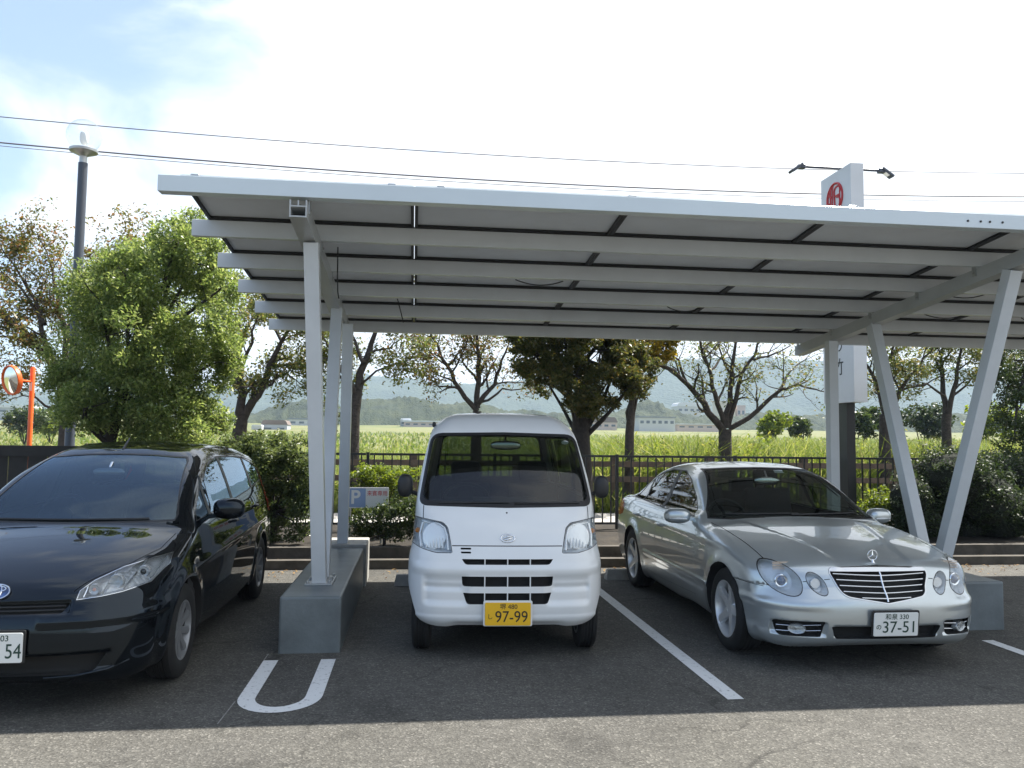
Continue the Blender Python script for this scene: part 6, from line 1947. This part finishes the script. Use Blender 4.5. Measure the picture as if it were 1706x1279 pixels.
# ------------------------------------------------------------------ air, sky, sun
SUN = Vector((.55, .315, 1)).normalized()
def build_light():
    w = bpy.data.worlds.new('World'); S.world = w; w.use_nodes = True
    nt = w.node_tree; N, L = nt.nodes, nt.links
    sk = N.new('ShaderNodeTexSky'); sk.sky_type = 'NISHITA'; sk.sun_disc = False
    sk.sun_elevation = math.asin(SUN.z); sk.sun_rotation = math.atan2(SUN.x, SUN.y)
    sk.air_density = 1.0; sk.dust_density = 1.5; sk.ozone_density = 3.5
    bg = N['Background']; bg.inputs[1].default_value = .105
    tc = N.new('ShaderNodeTexCoord')
    mp = N.new('ShaderNodeMapping'); mp.inputs['Scale'].default_value = (1.5, 1.5, 3.2); mp.inputs['Location'].default_value = (.32, .1, .55)
    L.new(tc.outputs['Generated'], mp.inputs['Vector'])
    n = N.new('ShaderNodeTexNoise'); n.inputs['Scale'].default_value = 2.1; n.inputs['Detail'].default_value = 8; n.inputs['Roughness'].default_value = .55; n.inputs['Distortion'].default_value = .4
    L.new(mp.outputs['Vector'], n.inputs['Vector'])
    # cover thickens toward the sun side (east) of the sky
    dt = N.new('ShaderNodeVectorMath'); dt.operation = 'DOT_PRODUCT'; dt.inputs[1].default_value = tuple(Vector((.80, .25, .0)))
    L.new(tc.outputs['Generated'], dt.inputs[0])
    ad = N.new('ShaderNodeMath'); ad.operation = 'MULTIPLY_ADD'; ad.inputs[1].default_value = .62
    L.new(dt.outputs['Value'], ad.inputs[0]); L.new(n.outputs['Fac'], ad.inputs[2])
    rp = N.new('ShaderNodeValToRGB'); rp.color_ramp.elements[0].position = .38; rp.color_ramp.elements[1].position = .66
    rp.color_ramp.interpolation = 'EASE'; rp.color_ramp.elements[0].color = (.15, .15, .15, 1)
    L.new(ad.outputs[0], rp.inputs['Fac'])
    mx = N.new('ShaderNodeMix'); mx.data_type = 'RGBA'
    mx.inputs[7].default_value = (5.3, 5.5, 5.75, 1)
    L.new(rp.outputs['Color'], mx.inputs[0]); L.new(sk.outputs[0], mx.inputs[6]); L.new(mx.outputs[2], bg.inputs[0])
    sun = bpy.data.lights.new('Sun', 'SUN'); so = bpy.data.objects.new('Sun', sun); COL.objects.link(so)
    sun.energy = 5.0; sun.angle = R(.53); sun.color = (1, .955, .88)
    so.rotation_euler = SUN.to_track_quat('Z', 'Y').to_euler(); so.location = SUN * 60
    # the air
    bm = BM(); box(bm, -1500, 2100, -60, 2100, -6, 175)
    m = bpy.data.materials.new('hazy_air'); nt2, N2, L2 = nodes_of(m); N2.remove(N2['Principled BSDF'])
    v = N2.new('ShaderNodeVolumePrincipled'); v.inputs['Color'].default_value = (.60, .79, 1, 1); v.inputs['Density'].default_value = HAZE
    v.inputs['Anisotropy'].default_value = .0
    L2.new(v.outputs[0], N2['Material Output'].inputs['Volume'])
    tag(obj('haze', bm, m), kind='stuff')
HAZE = .00033
build_ground(); build_carport(); build_fences(); build_street_things()
build_trees(); build_shrubs(); build_field(); build_weeds(); build_far()
build_van(); build_sedan(); build_mpv()
build_light()
# ------------------------------------------------------------------ camera
cam = bpy.data.cameras.new('Camera'); co = bpy.data.objects.new('Camera', cam); COL.objects.link(co)
def place_camera():
    f = 1350.; yaw = math.atan(161 / f); pitch = math.atan(91.5 / f); roll = .0114
    fw = Vector((math.sin(yaw), math.cos(yaw), 0)); rt = Vector((math.cos(yaw), -math.sin(yaw), 0)); up = Vector((0, 0, 1))
    f2 = fw * math.cos(pitch) + up * math.sin(pitch); u2 = up * math.cos(pitch) - fw * math.sin(pitch)
    r3 = rt * math.cos(roll) + u2 * math.sin(roll); u3 = u2 * math.cos(roll) - rt * math.sin(roll)
    m = Matrix((r3, u3, -f2)).transposed().to_4x4(); m.translation = (0, 0, 1.63)
    co.matrix_world = m
    cam.sensor_width = 36; cam.lens = 36 * f / 1706; cam.clip_start = .05; cam.clip_end = 40000
place_camera()
S.camera = co
S.render.resolution_x, S.render.resolution_y = 1024, 768
S.view_settings.view_transform = 'Standard'; S.view_settings.look = 'None'
S.view_settings.gamma = 1
S.view_settings.exposure = 1.3
